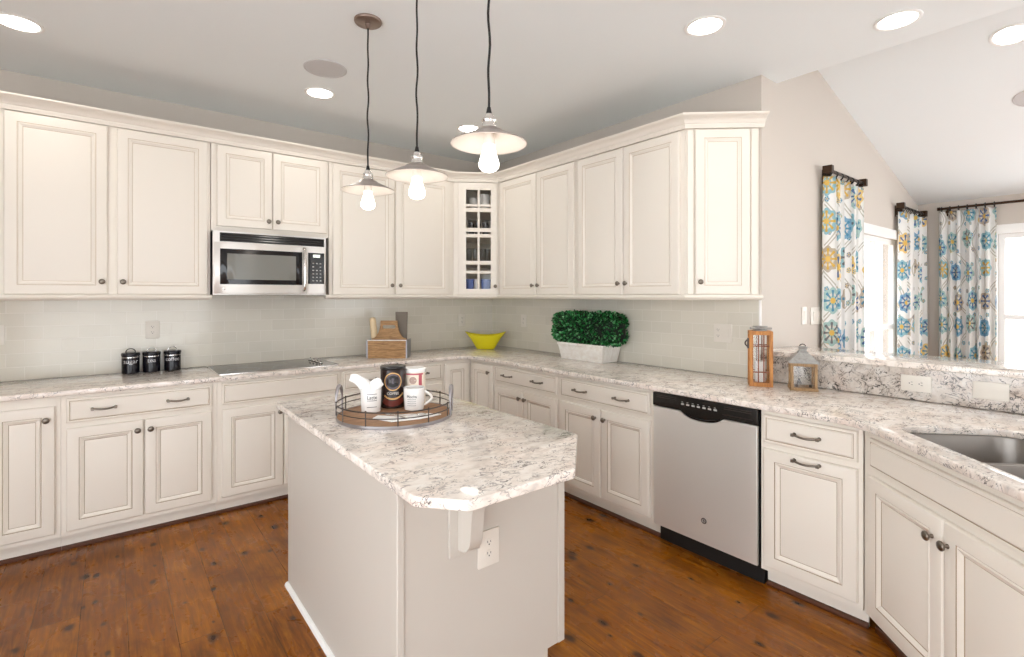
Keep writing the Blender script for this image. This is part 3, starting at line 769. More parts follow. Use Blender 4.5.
# ------------------------------------------------------------------ dishwasher
t = thing('dishwasher', 'stainless dishwasher with black control strip and scooped handle', 'dishwasher', (-0.68, -2.523, 0), RB)
DW = 0.612
MB().box(0.004, DW - 0.004, 0.001, 0.55, 0.105, 0.876).build('tub_body', 'matte_black', t, smooth=False)
MB().box(0.004, DW - 0.004, 0.05, 0.5, 0.0005, 0.104).build('toe_kick', 'matte_black', t, smooth=False)
zb, zt = 0.112, 0.796
pts = [(0.006, zb), (DW - 0.006, zb), (DW - 0.006, zt)]
sc = [(DW / 2 + 0.125 - 0.25 * k / 16, zt - 0.036 * (1 - abs(2 * k / 16 - 1) ** 3.0)) for k in range(17)]
pts += sc + [(0.006, zt)]
fill('steel_door', [pts], 0.001, 0.022, 'steel', t, bevel=0.003, xf=lambda c: (c[0], -c[2], c[1]))
pp = [(0.004, 0.802), (0.004, 0.876), (DW - 0.004, 0.876), (DW - 0.004, 0.802)] + [(DW / 2 + 0.12 - 0.24 * k / 16, 0.80 - 0.036 * (1 - abs(2 * k / 16 - 1) ** 3.0)) for k in range(17)]
cp = fill('control_panel', [pp], 0.001, 0.025, 'dwpanel', t, bevel=0.003, xf=lambda c: (c[0], -c[2], c[1]))
m = MB()
for k in range(7):
    x = 0.19 + k * 0.032
    m.box(x, x + 0.018, -0.0262, -0.0252, 0.833, 0.842); m.box(x + 0.002, x + 0.012, -0.0260, -0.0252, 0.848, 0.851)
m.build('buttons', 'print', cp, smooth=False)
m = MB()
for z in (0.862, 0.852): m.box(0.03, 0.16, -0.0258, -0.0252, z, z + 0.0025); m.box(0.44, 0.58, -0.0258, -0.0252, z, z + 0.0025)
m.box(0.43, 0.585, -0.0258, -0.0252, 0.822, 0.8245)
m.build('panel_trim_lines', 'iron', cp, smooth=False)
gr = MB(); gr.tube([(DW / 2 + 0.09 - 0.18 * k / 14, -0.0245, 0.786 - 0.014 * (1 - abs(2 * k / 14 - 1) ** 2)) for k in range(15)], 0.006, 8)
gr.build('grip_recess', 'black', cp)
em = MB().lathe([(.0155, 0), (.0155, .0018), (.012, .0024), (0, .0024)], 24, (0.325, -0.0225, 0.235), axis='-y').build('emblem', 'iron', t)
e2_ = MB(); e2_.tube([(0.325 + 0.0095 * math.cos(a), -0.0252, 0.235 + 0.0095 * math.sin(a)) for a in [2 * PI * k / 20 for k in range(20)]], 0.0012, 6, closed=True)
e2_.tube([(0.320, -0.0252, 0.239), (0.318, -0.0252, 0.233), (0.322, -0.0252, 0.231), (0.324, -0.0252, 0.237)], 0.0012, 6); e2_.tube([(0.332, -0.0252, 0.239), (0.327, -0.0252, 0.236), (0.330, -0.0252, 0.234), (0.326, -0.0252, 0.231), (0.332, -0.0252, 0.231)], 0.0012, 6)
e2_.build('monogram', 'pin_silver', em)

# ------------------------------------------------------------------ microwave
t = thing('microwave_oven', 'stainless over-the-range microwave below the short wall cabinet', 'microwave', (-2.65, -0.395, 1.44))
W, H = 0.757, 0.444
MB().box(0.002, W - 0.002, 0.012, 0.384, 0.0, H - 0.002).build('case', 'matte_black', t, bevel=0.003)
def bow(x): return -0.012 - 0.016 * (1 - (2 * x / W - 1) ** 2)
def bowed(name, rect_, z, m, parent, t0=0.0, t1=0.014, bevel=0.0015):
    x0, x1, za, zb = rect_; e = min(bevel, (t1 - t0) * 0.6); n = 16
    mb = MB(); loops = []
    for k in range(n + 1):
        x = x0 + (x1 - x0) * k / n; y = bow(x); i = e if k in (0, n) else 0
        loops.append([(x, y - t0, za), (x, y - t0, zb), (x, y - t1 + e, zb), (x, y - t1 + i, zb - e), (x, y - t1 + i, za + e), (x, y - t1 + e, za)])
    return mb.loft(loops).build(name, m, parent, angle=40)
def seg_line(x0, x1, z, n=14): return [(x0 + (x1 - x0) * k / n, z) for k in range(n + 1)]
MB().loft([[(W * k / 14, 0.0125, 0.002), (W * k / 14, 0.0125, H - 0.004), (W * k / 14, bow(W * k / 14), H - 0.004), (W * k / 14, bow(W * k / 14), 0.002)] for k in range(15)]).build('front_frame', 'steel', t)
v = bowed('vent_grille', (0.04, W - 0.015, 0.368, 0.428), 0, 'matte_black', t, 0.0002, 0.004)
m = MB()
for k in range(3):
    z = 0.378 + 0.017 * k
    m.loft([[(x, bow(x) - 0.0045, z), (x, bow(x) - 0.0075, z + 0.002), (x, bow(x) - 0.0045, z + 0.007)] for x, _ in seg_line(0.05, W - 0.025, 0)])
m.build('louvres', 'dwpanel', v)
dd = bowed('door', (0.004, 0.604, 0.012, 0.362), 0, 'steel', t, 0.0006, 0.012, 0.002)
bd = bowed('window_border', (0.040, 0.575, 0.075, 0.318), 0, 'black', dd, 0.0122, 0.0142, 0.001)
bowed('window', (0.082, 0.530, 0.108, 0.286), 0, mat('microwave_mesh_window', (128, 128, 122), 0.2), bd, 0.0143, 0.0152, 0.0003)
cpn = bowed('control_panel', (0.607, W - 0.004, 0.012, 0.362), 0, 'steel', t, 0.0006, 0.012, 0.002)
kp = bowed('keypad', (0.618, W - 0.018, 0.085, 0.318), 0, 'dwpanel', cpn, 0.0122, 0.0138, 0.0005)
bowed('display', (0.655, W - 0.05, 0.285, 0.305), 0, 'lcd', kp, 0.0139, 0.0145, 0.0002)
m = MB()
for r_ in range(6):
    for c_ in range(3):
        x = 0.650 + 0.027 * c_; z = 0.105 + 0.026 * r_
        if r_ == 4 and c_ == 1: continue
        m.box(x, x + 0.012, bow(x) - 0.0148, bow(x) - 0.0138, z, z + 0.008)
m.build('buttons', 'print', kp, smooth=False)
m = MB(); m.tube([(0.586, bow(.59) - 0.012, 0.035), (0.586, bow(.59) - 0.034, 0.04)] + [(0.586, bow(.59) - 0.040 - 0.008 * math.sin(PI * k / 8), 0.05 + 0.28 * k / 8) for k in range(9)] + [(0.586, bow(.59) - 0.034, 0.34), (0.586, bow(.59) - 0.012, 0.345)], 0.011, 10)
m.build('handle', 'chrome', dd, angle=60)
MB().box(0.553, 0.575, bow(.56) - 0.0152, bow(.56) - 0.012, 0.078, 0.315).build('handle_black_strip', 'black', dd, smooth=False)  # black strip just left of the chrome handle
em = MB().lathe([(.009, 0), (.009, .0015), (0, .0015)], 20, (0.062, bow(.062) - 0.0125, 0.042), axis='-y').build('emblem', 'chrome', dd)
rg = MB(); rg.tube([(0.062 + 0.006 * math.cos(a), bow(.062) - 0.0145, 0.042 + 0.006 * math.sin(a)) for a in [2 * PI * k / 16 for k in range(16)]], 0.0009, 5, closed=True)
rg.tube([(0.0605, bow(.062) - 0.0145, 0.044), (0.0595, bow(.062) - 0.0145, 0.041), (0.0615, bow(.062) - 0.0145, 0.040)], 0.0008, 5); rg.build('monogram', 'ink', em)

# ------------------------------------------------------------------ cooktop
t = thing('cooktop', 'black glass electric cooktop with knobs set into the left counter', 'cooktop', (-2.235, -0.30, 0.914))
fill('glass_top', [rounded(-0.40, 0.39, -0.255, 0.24, 0.012)], 0.0003, 0.006, mat('ceramic_glass', (40, 38, 37), 0.05), t, bevel=0.0015)
fill('steel_rim', [rounded(-0.406, 0.396, -0.261, 0.246, 0.014), rounded(-0.401, 0.391, -0.256, 0.241, 0.012)], 0.0002, 0.0065, 'chrome', t)
for (x, y, r) in ((-0.24, 0.10, .075), (-0.23, -0.11, .10), (0.03, 0.11, .10), (0.04, -0.12, .075)):
    m = MB(); m.tube([(x + r * math.cos(2 * PI * k / 40), y + r * math.sin(2 * PI * k / 40), 0.0061) for k in range(40)], 0.0012, 5, closed=True)
    m.build('burner_ring', 'print', t)
for k, y in enumerate((0.15, 0.065, -0.02, -0.105)):
    m = MB().lathe([(.0155, 0), (.016, .002), (.0105, .004), (.0095, .011), (.008, .013), (0, .013)], 20, (0.305, y, 0.0062))
    kb = m.build('knob', 'chrome', t, angle=50)
    MB().box(0.3025, 0.3075, y - .012, y + .012, 0.0192, 0.0245).build('knob_bar', 'matte_black', kb, bevel=0.001)

# ------------------------------------------------------------------ electrical plates
def plate(name, label, cat, loc, rz, w=0.078, h=0.122, kind='duplex', group='outlets and switches'):
    t = thing(name, label, cat, loc, rz, group)
    pl = fill('cover_plate', [rounded(-w / 2, w / 2, -h / 2, h / 2, 0.004, 3)], 0.0003, 0.006, 'plate', t, bevel=0.0018, xf=lambda c: (c[0], -c[2], c[1]))
    def recept(x, z, rot=False):
        sh = [(x + (0.017 * math.cos(a) if not rot else 0.014 * math.cos(a)), z + (0.014 * math.sin(a) if not rot else 0.017 * math.sin(a))) for a in [2 * PI * k / 24 for k in range(24)]]
        r_ = fill('receptacle', [sh], 0.0061, 0.0076, 'plate', t, xf=lambda c: (c[0], -c[2], c[1]))
        m = MB()
        if not rot: m.box(x - .0075, x - .0055, -.0082, -.0076, z, z + .008).box(x + .0055, x + .0075, -.0082, -.0076, z, z + .007).lathe([(.0026, .0), (.0026, .0005)], 10, (x, -.0077, z - .006), axis='-y')
        else: m.box(x, x + .008, -.0082, -.0076, z - .0075, z - .0055).box(x, x + .007, -.0082, -.0076, z + .0055, z + .0075).lathe([(.0026, .0), (.0026, .0005)], 10, (x - .006, -.0077, z), axis='-y')
        m.build('slots', 'slot', r_, smooth=False)
    if kind == 'duplex':
        for s_ in (-1, 1): recept(0, s_ * 0.0195)
    elif kind == 'duplex_h':
        for s_ in (-1, 1): recept(s_ * 0.0195, 0, True)
    elif kind == 'double':
        for s_ in (-1, 1): recept(-w / 4, s_ * 0.0195)
        MB().box(w / 4 - .016, w / 4 + .016, -.0085, -.0061, -.033, .033).build('rocker', 'plate', t, bevel=0.001)
    elif kind == 'rocker' or kind == 'rocker2':
        for x in ((0,) if kind == 'rocker' else (-w / 4, w / 4)):
            MB().loft([[(x - .016, -.0061, -.033), (x + .016, -.0061, -.033), (x + .016, -.0061, .033), (x - .016, -.0061, .033)], [(x - .0155, -.0085, -.0325), (x + .0155, -.0085, -.0325), (x + .0155, -.0115, .0325), (x - .0155, -.0115, .0325)]]).build('rocker', 'plate', t, smooth=False)
    return t
plate('wall_outlet', 'white outlet plate on the back tile above the black canisters', 'outlet', (-2.963, -0.0102, 1.199), 0)
plate('wall_outlet', 'white plate on the back tile at the photo left edge', 'outlet', (-3.74, -0.0102, 1.198), 0, kind='rocker')
plate('wall_outlet', 'white outlet plate on the back tile near the corner, above-left of yellow bowl', 'outlet', (-0.395, -0.0102, 1.19), 0)
plate('wall_outlet', 'white outlet plate on the side tile between yellow bowl and potted hedge', 'outlet', (-0.0102, -0.532, 1.19), RB)
plate('wall_outlet', 'double-width white plate on the side tile near the tall lantern', 'outlet', (-0.0102, -2.577, 1.19), RB, w=0.125, kind='double')
plate('wall_outlet', 'white sideways outlet on the quartz upstand above the sink', 'outlet', (-0.0182, -3.595, 0.997), RB, w=0.122, h=0.08, kind='duplex_h')
plate('blank_plate', 'blank white plate on the quartz upstand, rightmost in the photo', 'plate', (-0.0182, -3.868, 1.0), RB, w=0.122, h=0.08, kind='blank')
plate('island_outlet', 'white duplex outlet on the island end panel beside the corbel', 'outlet', (-2.160, IY0 - 0.0002, 0.562), 0, w=0.09, h=0.125)
plate('light_switch', 'single white rocker switch on the dining wall left of the curtain', 'switch', (0.622, YC - 0.0003, 1.297), 0, kind='rocker')
plate('light_switch', 'double white switch plate partly behind the edge of the left curtain', 'switch', (0.83, YC - 0.0003, 1.29), 0, w=0.2, kind='rocker2')

# ------------------------------------------------------------------ ceiling fittings
RG = 'recessed ceiling lights'
def downlight(label, x, y, z, tilt=0.0, r=0.082, power=CAN_POWER):
    t = thing('recessed_light', label, 'ceiling light', (x, y, z), 0, RG)
    t.rotation_euler = (0, tilt, 0)
    MB().lathe([(r + 0.018, -0.0005), (r + 0.018, -0.004), (r + 0.012, -0.007), (r, -0.006), (r - 0.004, -0.0005)], 36).build('trim_ring', 'trim', t, angle=50)
    MB().lathe([(r - 0.003, -0.0006), (r - 0.003, -0.0035), (0, -0.0045)], 36).build('lens', 'lens', t)
    l = bpy.data.lights.new('downlight', 'AREA'); l.shape = 'DISK'; l.size = r * 1.7; l.energy = power; l.color = (1, 0.95, 0.88); l.spread = R(150)
    lo = bpy.data.objects.new('downlight', l); C.objects.link(lo); lo.parent = t; lo.location = (0, 0, -0.012)
    return t
downlight('recessed ceiling light at the upper left corner of the photo', -3.56, -0.79, CEIL)
downlight('recessed ceiling light beside the round ceiling speaker and left pendant', -2.075, -0.835, CEIL)
downlight('recessed ceiling light seen just behind the rightmost pendant shade', -0.87, -0.85, CEIL)
downlight('recessed ceiling light above the angled end wall cabinet', -0.806, -2.915, CEIL)
downlight('recessed ceiling light close to the edge of the sloped ceiling', -0.10, -3.54, CEIL)
downlight('recessed light in the sloped ceiling at the top right edge', 1.10, -3.80, vz(1.10), math.atan(0.275))
# one more fitting of the same row, behind the camera
def speaker(label, x, y, z, tilt=0.0):
    t = thing('ceiling_speaker', label, 'speaker', (x, y, z), 0, 'ceiling speakers'); t.rotation_euler = (0, tilt, 0)
    MB().lathe([(.125, -0.0005), (.125, -0.004), (.119, -0.006), (.116, -0.004), (.116, -0.0005)], 40).build('rim', 'speaker', t, angle=50)
    MB().lathe([(.1155, -0.0006), (.1155, -0.0035), (.08, -0.005), (0, -0.006)], 40).build('grille', 'speaker', t)
speaker('round ceiling speaker grille in the flat ceiling near the left pendant', -2.168, -1.228, CEIL)
speaker('round speaker grille in the sloped ceiling at the right edge', 1.84, -3.84, vz(1.84), math.atan(0.275))

# ------------------------------------------------------------------ pendants
PG = 'pendant lamps over the island'
def pendant(label, x, y, dz_):
    t = thing('pendant_lamp', label, 'pendant lamp', (x, y, CEIL), 0, PG)
    zr = 1.966 + dz_ - CEIL
    MB().lathe([(.067, -.0005), (.067, -.010), (.064, -.014), (.03, -.0165), (.013, -.018), (.011, -.04), (.004, -.042), (0, -.042)], 32).build('ceiling_canopy', 'canopy', t, angle=50)
    ph = random.random() * 6
    n = 26; z0, z1 = -.036, zr + 0.118
    pts = [(0.0035 * math.sin(ph + k * 0.9) * math.sin(PI * k / n), 0.0035 * math.cos(ph + k * 0.7) * math.sin(PI * k / n), z0 + (z1 - z0) * k / n) for k in range(n + 1)]
    MB().tube(pts, 0.0042, 8).build('cord', 'cord', t)
    sk = MB().lathe([(.0, zr + .122), (.006, zr + .122), (.010, zr + .102), (.011, zr + .098)], 20).build('strain_relief', 'cord', t, angle=50)
    MB().lathe([(0, zr + .098), (.013, zr + .098), (.016, zr + .092), (.016, zr + .086), (.024, zr + .082), (.0255, zr + .076), (.0235, zr + .072), (.0235, zr + .060), (.026, zr + .057), (.026, zr + .052), (.022, zr + .049), (.022, zr + .042)], 28).build('socket', 'chrome', t, angle=40)
    prof = [(.022, zr + .047), (.034, zr + .047), (.046, zr + .042), (.052, zr + .035), (.078, zr + .024), (.105, zr + .011), (.124, zr + .002), (.130, zr - .001), (.1305, zr - .004), (.128, zr - .005), (.122, zr - .002), (.103, zr + .007), (.076, zr + .020), (.05, zr + .031), (.03, zr + .036), (.022, zr + .038)]
    mids = [0] * 8 + [1] * 7
    MB().lathe(prof, 48, mids=mids).build('shade', ['shade_out', 'white_enamel'], t, angle=50)
    MB().lathe([(.0, zr + .037), (.017, zr + .037), (.018, zr + .02), (.02, zr + .005), (.022, zr - .008)], 20).build('lamp_holder', 'white_enamel', t)
    bp = [(.0, zr - .0085), (.019, zr - .0085), (.021, zr - .02), (.025, zr - .035), (.031, zr - .055), (.035, zr - .07), (.0335, zr - .083), (.025, zr - .093), (.012, zr - .098), (0, zr - .099)]
    MB().lathe(bp, 24).build('bulb', 'bulb', t, angle=80)
pendant('leftmost pendant lamp, metal saucer shade, hanging from a visible ceiling canopy', -2.18, -1.901, 0.0)
pendant('middle pendant lamp of three with saucer shade over the island', -2.18, -2.415, -0.024)
pendant('rightmost and nearest pendant lamp with saucer shade over the island', -2.18, -2.929, -0.009)

# ------------------------------------------------------------------ curtains
CG = 'patterned curtains'
def curtain(label, a0, a1, ztop, zbot, xf, seed, folds=6):
    rnd = random.Random(seed)
    nx, nz = 150, 36; m = MB(); m.uv = []
    ph = [rnd.random() * 0.5 for _ in range(folds + 2)]
    W_ = a1 - a0
    def prof(s, k):
        g = 0.75 + 0.25 * k
        q = s * folds; i = int(q)
        w = math.sin(2 * PI * q + 0.7 * math.sin(2.1 * q + seed)) * (0.034 + 0.009 * math.sin(1.7 * q + seed)) * g
        w2 = 0.008 * math.sin(2 * PI * q * 2.3 + seed) * k
        return a0 + W_ * (s + 0.012 * math.sin(2 * PI * q * 2 + 1)), w + w2
    for j in range(nz + 1):
        k = j / nz; z = ztop + (zbot - ztop) * k; L_ = 0; last = None
        for i in range(nx + 1):
            u, d = prof(i / nx, k ** 0.6)
            if last: L_ += math.hypot(u - last[0], d - last[1])
            last = (u, d)
            m.v.append(xf(u, d, z)); m.uv.append((L_ * 1.05 + seed * 1.37, z))
    for j in range(nz):
        for i in range(nx):
            a = j * (nx + 1) + i
            m.f.append((a, a + 1, a + nx + 2, a + nx + 1)); m.m.append(0)
    t = thing('patterned_curtain', label, 'curtain', xf((a0 + a1) / 2, 0, zbot), 0, CG)
    inv = Vector(t.location)
    m.v = [tuple(Vector(v) - inv) for v in m.v]
    o = m.build('fabric', 'curtain', t, angle=180)
    sd = o.modifiers.new('thick', 'SOLIDIFY'); sd.thickness = 0.002
    for k in range(7):
        u = a0 + W_ * (0.04 + 0.92 * k / 6); c = Vector(xf(u, 0, ztop + 0.026)) - inv
        pts = []
        du = Vector(xf(1, 0, 0)) - Vector(xf(0, 0, 0)); dd_ = Vector(xf(0, 1, 0)) - Vector(xf(0, 0, 0))
        for q in range(16):
            a = 2 * PI * q / 16; pts.append(c + dd_ * (0.024 * math.cos(a)) + Vector((0, 0, 0.024 * math.sin(a))))
        rg = MB(); rg.tube(pts, 0.0036, 6, closed=True); rg.build('ring', 'matte_black', t)
    return t
def rod(label, a0, a1, z, xf, back, ends):
    t = thing('curtain_rod', label, 'curtain rod', xf((a0 + a1) / 2, 0, z), 0, 'curtain rods'); inv = Vector(t.location)
    P = lambda u, d, zz: tuple(Vector(xf(u, d, zz)) - inv)
    m = MB(); m.tube([P(a0, 0, z), P(a1, 0, z)], 0.012, 12); m.build('rod', 'bronze', t)
    def blk(m_, u0, u1, d0, d1, z0, z1):
        p = [P(u, d, zz) for zz in (z0, z1) for d in (d0, d1) for u in (u0, u1)]
        m_._add(p, [(0, 2, 3, 1), (4, 5, 7, 6), (0, 1, 5, 4), (2, 6, 7, 3), (0, 4, 6, 2), (1, 3, 7, 5)])
    for e, sg in ends:
        m = MB(); fs = 1.0 if a1 - a0 < 2 else 0.55
        blk(m, e, e + sg * 0.045 * fs, -0.032 * fs, 0.030 * fs, z - 0.028 * fs, z + 0.03 * fs); m.build('finial', 'bronze', t, bevel=0.004)
        q = e - sg * 0.05
        m = MB(); blk(m, q - 0.012, q + 0.012, 0.005, back - 0.008, z - 0.045, z - 0.018); blk(m, q - 0.014, q + 0.014, back - 0.009, back - 0.0005, z - 0.085, z + 0.02)
        blk(m, q - 0.010, q + 0.010, 0.012, back - 0.0095, z - 0.075, z - 0.046)
        m.build('bracket', 'bronze', t, bevel=0.002)
YR = YC - 0.062; XR = XD - 0.062
xc = lambda u, d, z: (u, YR + d, z)
xd = lambda u, d, z: (XR - d, u, z)
xd = lambda u, d, z: (XR + d, u, z)
curtain('left patterned curtain panel on the dining wall, nearest the light switches', 0.86, 1.56, 2.30, 0.03, xc, 1, 7)
rod('short bronze rod holding the left curtain on the dining wall', 0.90, 1.56, 2.345, xc, 0.062, ((0.90, -1), (1.56, 1)))
curtain('second patterned curtain panel, between the dining wall window and the far corner', 2.62, 3.36, 2.226, 0.03, xc, 2, 7)
rod('short bronze rod holding the second curtain near the far corner', 2.62, 3.33, 2.272, xc, 0.062, ((2.62, -1), (3.33, 1)))
curtain('patterned curtain panel at the far right beside the end-wall window', -3.43, -3.012, 2.272, 0.03, xd, 3.3, 6)
rod('long bronze rod across the end-wall window at the right edge', -7.3, -3.02, 2.304, xd, 0.062, ((-7.3, -1), (-3.02, 1)))

# ------------------------------------------------------------------ counter objects
KG = 'black lidded canisters'
def canister(word, px, y=-0.078):
    label = {'sugar': 'black lidded canister lettered sugar, leftmost of the three', 'tea': 'black lidded canister lettered tea, middle of the three', 'coffee': 'black lidded canister lettered coffee, rightmost, nearest the cooktop'}[word]
    t = thing('canister', label, 'canister', (px, y, 0.9145), 0, KG)
    r = 0.0495
    MB().lathe([(r - .003, 0), (r, .003), (r, .118), (r - .001, .119), (r - .004, .119)], 32).build('body', 'canister', t, angle=40)
    MB().lathe([(r + .0012, .106), (r + .0014, .1085), (r + .0012, .111)], 32).build('silver_band', 'chrome', t)
    lid = MB().lathe([(r + .002, .1195), (r + .003, .122), (r + .003, .134), (r - .001, .139), (r * .5, .1425), (0, .143)], 32).build('lid', 'canister', t, angle=40)
    m = MB(); m.tube([(0.026 * math.cos(a), 0, .1425 + 0.022 * math.sin(a)) for a in [PI * k / 12 for k in range(13)]], 0.003, 8); m.build('lid_handle', 'chrome' if word != 'sugar' else 'canister', lid)
    yaw = math.atan2(-4.3185 - y, -3.1923 - px)
    def xf(c):
        a = yaw + c.x / r
        return Vector(((r + 0.0008 + c.z) * math.cos(a), (r + 0.0008 + c.z) * math.sin(a), 0.082 + c.y))
    text_mesh('lettering', word, 0.04 if word != 'coffee' else 0.036, 'silverlabel', t, xf)
canister('sugar', -3.088); canister('tea', -2.972); canister('coffee', -2.852)

# wooden caddy with rolling pin and board
cz = 0.9145; crz = math.atan2(-0.484 + 0.277, -1.227 + 1.491)
t = thing('wooden_caddy', 'honey wood tool caddy with slotted handle on the back counter', 'caddy', (-1.335, -0.33, cz), crz)
w2, dp, hh = 0.158, 0.085, 0.148
m = MB().box(-w2, w2, -dp, -dp + .012, 0, 0.07).box(-w2, w2, -dp, -dp + .012, 0.072, hh).box(-w2, w2, dp - .012, dp, 0, 0.07).box(-w2, w2, dp - .012, dp, .072, hh).box(-w2 + .001, w2 - .001, -dp + .013, dp - .013, 0, .012)
m.build('box_slats', 'caddy', t, bevel=0.0015)
for s_ in (-1, 1):
    MB().box(s_ * w2, s_ * (w2 + .012), -dp, dp, 0, hh + .004).build('end_plate', 'foil', t, bevel=0.001)
MB().box(-w2 - 0.004, w2 + 0.004, -dp - .003, -dp - .0003, hh - .002, hh + .006).build('edge_strip', 'whitewash', t, bevel=0.001)
def cc(x, z): return (x, z)
hp = [(-w2 + .004, hh - .02), (w2 - .004, hh - .02), (w2 - .012, hh + .01)] + [(w2 - .012 - .075 * math.sin(R(a)) , hh + .01 + .145 * (1 - math.cos(R(a)))) for a in range(15, 91, 15)] + [(0.07, 0.31), (-0.07, 0.31)] + [(-(w2 - .012 - .075 * math.sin(R(a))), hh + .01 + .145 * (1 - math.cos(R(a)))) for a in range(90, 14, -15)] + [(-w2 + .012, hh + .01)]
fill('handle_board', [hp, [(q[0], q[1]) for q in rounded(-.055, .055, 0.243, 0.272, 0.012)]], -0.008, 0.008, 'caddy', t, bevel=0.001, xf=lambda c: (c[0], c[2], c[1]))
def cad(u, v, z): return (-1.335 + u * math.cos(crz) - v * math.sin(crz), -0.33 + u * math.sin(crz) + v * math.cos(crz), cz + z)
o = MB().lathe([(0, 0), (.02, 0), (.026, .006), (.027, .03), (.027, .30), (.024, .317), (.012, .325), (0, .325)], 24).build('rolling_pin', 'pin', loc=cad(-0.118, 0.04, 0.0125))
o.rotation_euler = (0, R(-6), crz); tag(o, 'pale wooden rolling pin standing in the left of the caddy', 'rolling pin')
o = MB().prism([(-.045, 0), (.045, 0), (.054, .37), (-.05, .37)], -.008, .008)
o.v = [(x, z, y) for x, y, z in o.v]
o = o.build('cutting_board', 'greyboard', loc=cad(0.095, 0.045, 0.0125), rz=crz, bevel=0.002); tag(o, 'narrow grey-brown wooden board standing in the right of the caddy', 'board')

# yellow bowl
bx = thing('serving_bowl', 'bright yellow flared bowl in the corner of the counter', 'bowl', (-0.295, -0.285, 0.9145), math.atan2(-0.373 + 0.134, -0.121 + 0.425))
loops = []; n = 40
def bl(k, e, z, up): return [(e * 0.205 * math.cos(2 * PI * i / n), e * 0.125 * math.sin(2 * PI * i / n) * k, z + up * (abs(math.cos(2 * PI * i / n)) ** 2.2)) for i in range(n)]
rows = [(1, .40, 0.0, 0), (1, .44, 0.004, 0), (1, .56, 0.04, .006), (1, .74, 0.085, .02), (1, .97, 0.128, .036), (1, .985, 0.133, .037), (1, .955, 0.132, .036), (1, .70, 0.086, .02), (1, .5, 0.042, .006), (1, .38, 0.012, 0)]
MB().loft([bl(*r_) for r_ in rows]).build('bowl', 'yellow', bx, angle=60)

# boxwood planter
t = thing('potted_hedge', 'clipped boxwood hedge in a whitewashed trough against the side wall', 'plant', (-0.135, -1.495, 0.9145), RB)
def trap(x, y0, y1, z): return [(-x, y0, z), (x, y0, z), (x, y1, z), (-x, y1, z)]
MB().loft([trap(.222, -.088, .09, 0), trap(.243, -.108, .11, .118), trap(.250, -.114, .114, .119), trap(.250, -.114, .114, .138), trap(.236, -.100, .104, .138), trap(.236, -.100, .104, .11)]).build('trough', 'whitewash', t, bevel=0.002, angle=20)
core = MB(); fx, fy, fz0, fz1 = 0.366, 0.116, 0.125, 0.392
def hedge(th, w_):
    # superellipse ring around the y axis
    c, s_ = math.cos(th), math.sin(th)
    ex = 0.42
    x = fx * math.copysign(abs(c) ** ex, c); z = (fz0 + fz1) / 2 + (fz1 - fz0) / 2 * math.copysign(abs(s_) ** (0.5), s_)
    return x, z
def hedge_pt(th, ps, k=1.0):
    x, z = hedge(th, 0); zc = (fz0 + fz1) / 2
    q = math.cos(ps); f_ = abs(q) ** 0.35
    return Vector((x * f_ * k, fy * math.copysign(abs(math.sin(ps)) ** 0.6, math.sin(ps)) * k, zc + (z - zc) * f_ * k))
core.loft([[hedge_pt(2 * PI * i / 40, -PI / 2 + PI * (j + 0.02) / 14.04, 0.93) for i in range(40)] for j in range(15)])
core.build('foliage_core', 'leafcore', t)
lf = MB(); rnd = random.Random(4)
def add_leaf(p, nrm, sz):
    up = Vector((rnd.uniform(-1, 1), rnd.uniform(-1, 1), rnd.uniform(-1, 1)))
    d = (nrm * 0.9 + up * 0.75).normalized(); s_ = d.cross(Vector((rnd.uniform(-1, 1), rnd.uniform(-1, 1), rnd.uniform(-1, 1)))).normalized(); n_ = d.cross(s_)
    pts = [p, p + d * sz * .35 + s_ * sz * .32 + n_ * sz * .05, p + d * sz * .75 + s_ * sz * .26, p + d * sz, p + d * sz * .75 - s_ * sz * .26, p + d * sz * .35 - s_ * sz * .32 + n_ * sz * .05]
    lf._add(pts, [(0, 1, 2, 3), (0, 3, 4, 5)])
for i in range(3000):
    th = rnd.uniform(0, 2 * PI); ps = math.asin(rnd.uniform(-1, 1)) if rnd.random() < 0.4 else rnd.uniform(-1, 1) * 1.2
    if i % 2:  # fill the broad faces evenly
        x = rnd.uniform(-fx, fx); z = rnd.uniform(fz0, fz1); sgn = -1 if rnd.random() < .75 else 1
        zc = (fz0 + fz1) / 2; q = max(abs(x / fx) ** 2.6 + abs((z - zc) / ((fz1 - fz0) / 2)) ** 3.2, 0.0)
        if q > 1: continue
        p = Vector((x, sgn * fy * (1 - q) ** 0.28, z)); nrm = Vector((x * .8, sgn * .14, (z - zc))).normalized()
    else:
        p = hedge_pt(th, ps, 0.99); nrm = (p - Vector((0, 0, (fz0 + fz1) / 2))).normalized()
    add_leaf(p * 0.965 + Vector((0, 0, 0.008)), nrm, rnd.uniform(.017, .029))
o = lf.build('leaves', 'leaf', t, smooth=False); o['kind'] = 'stuff'

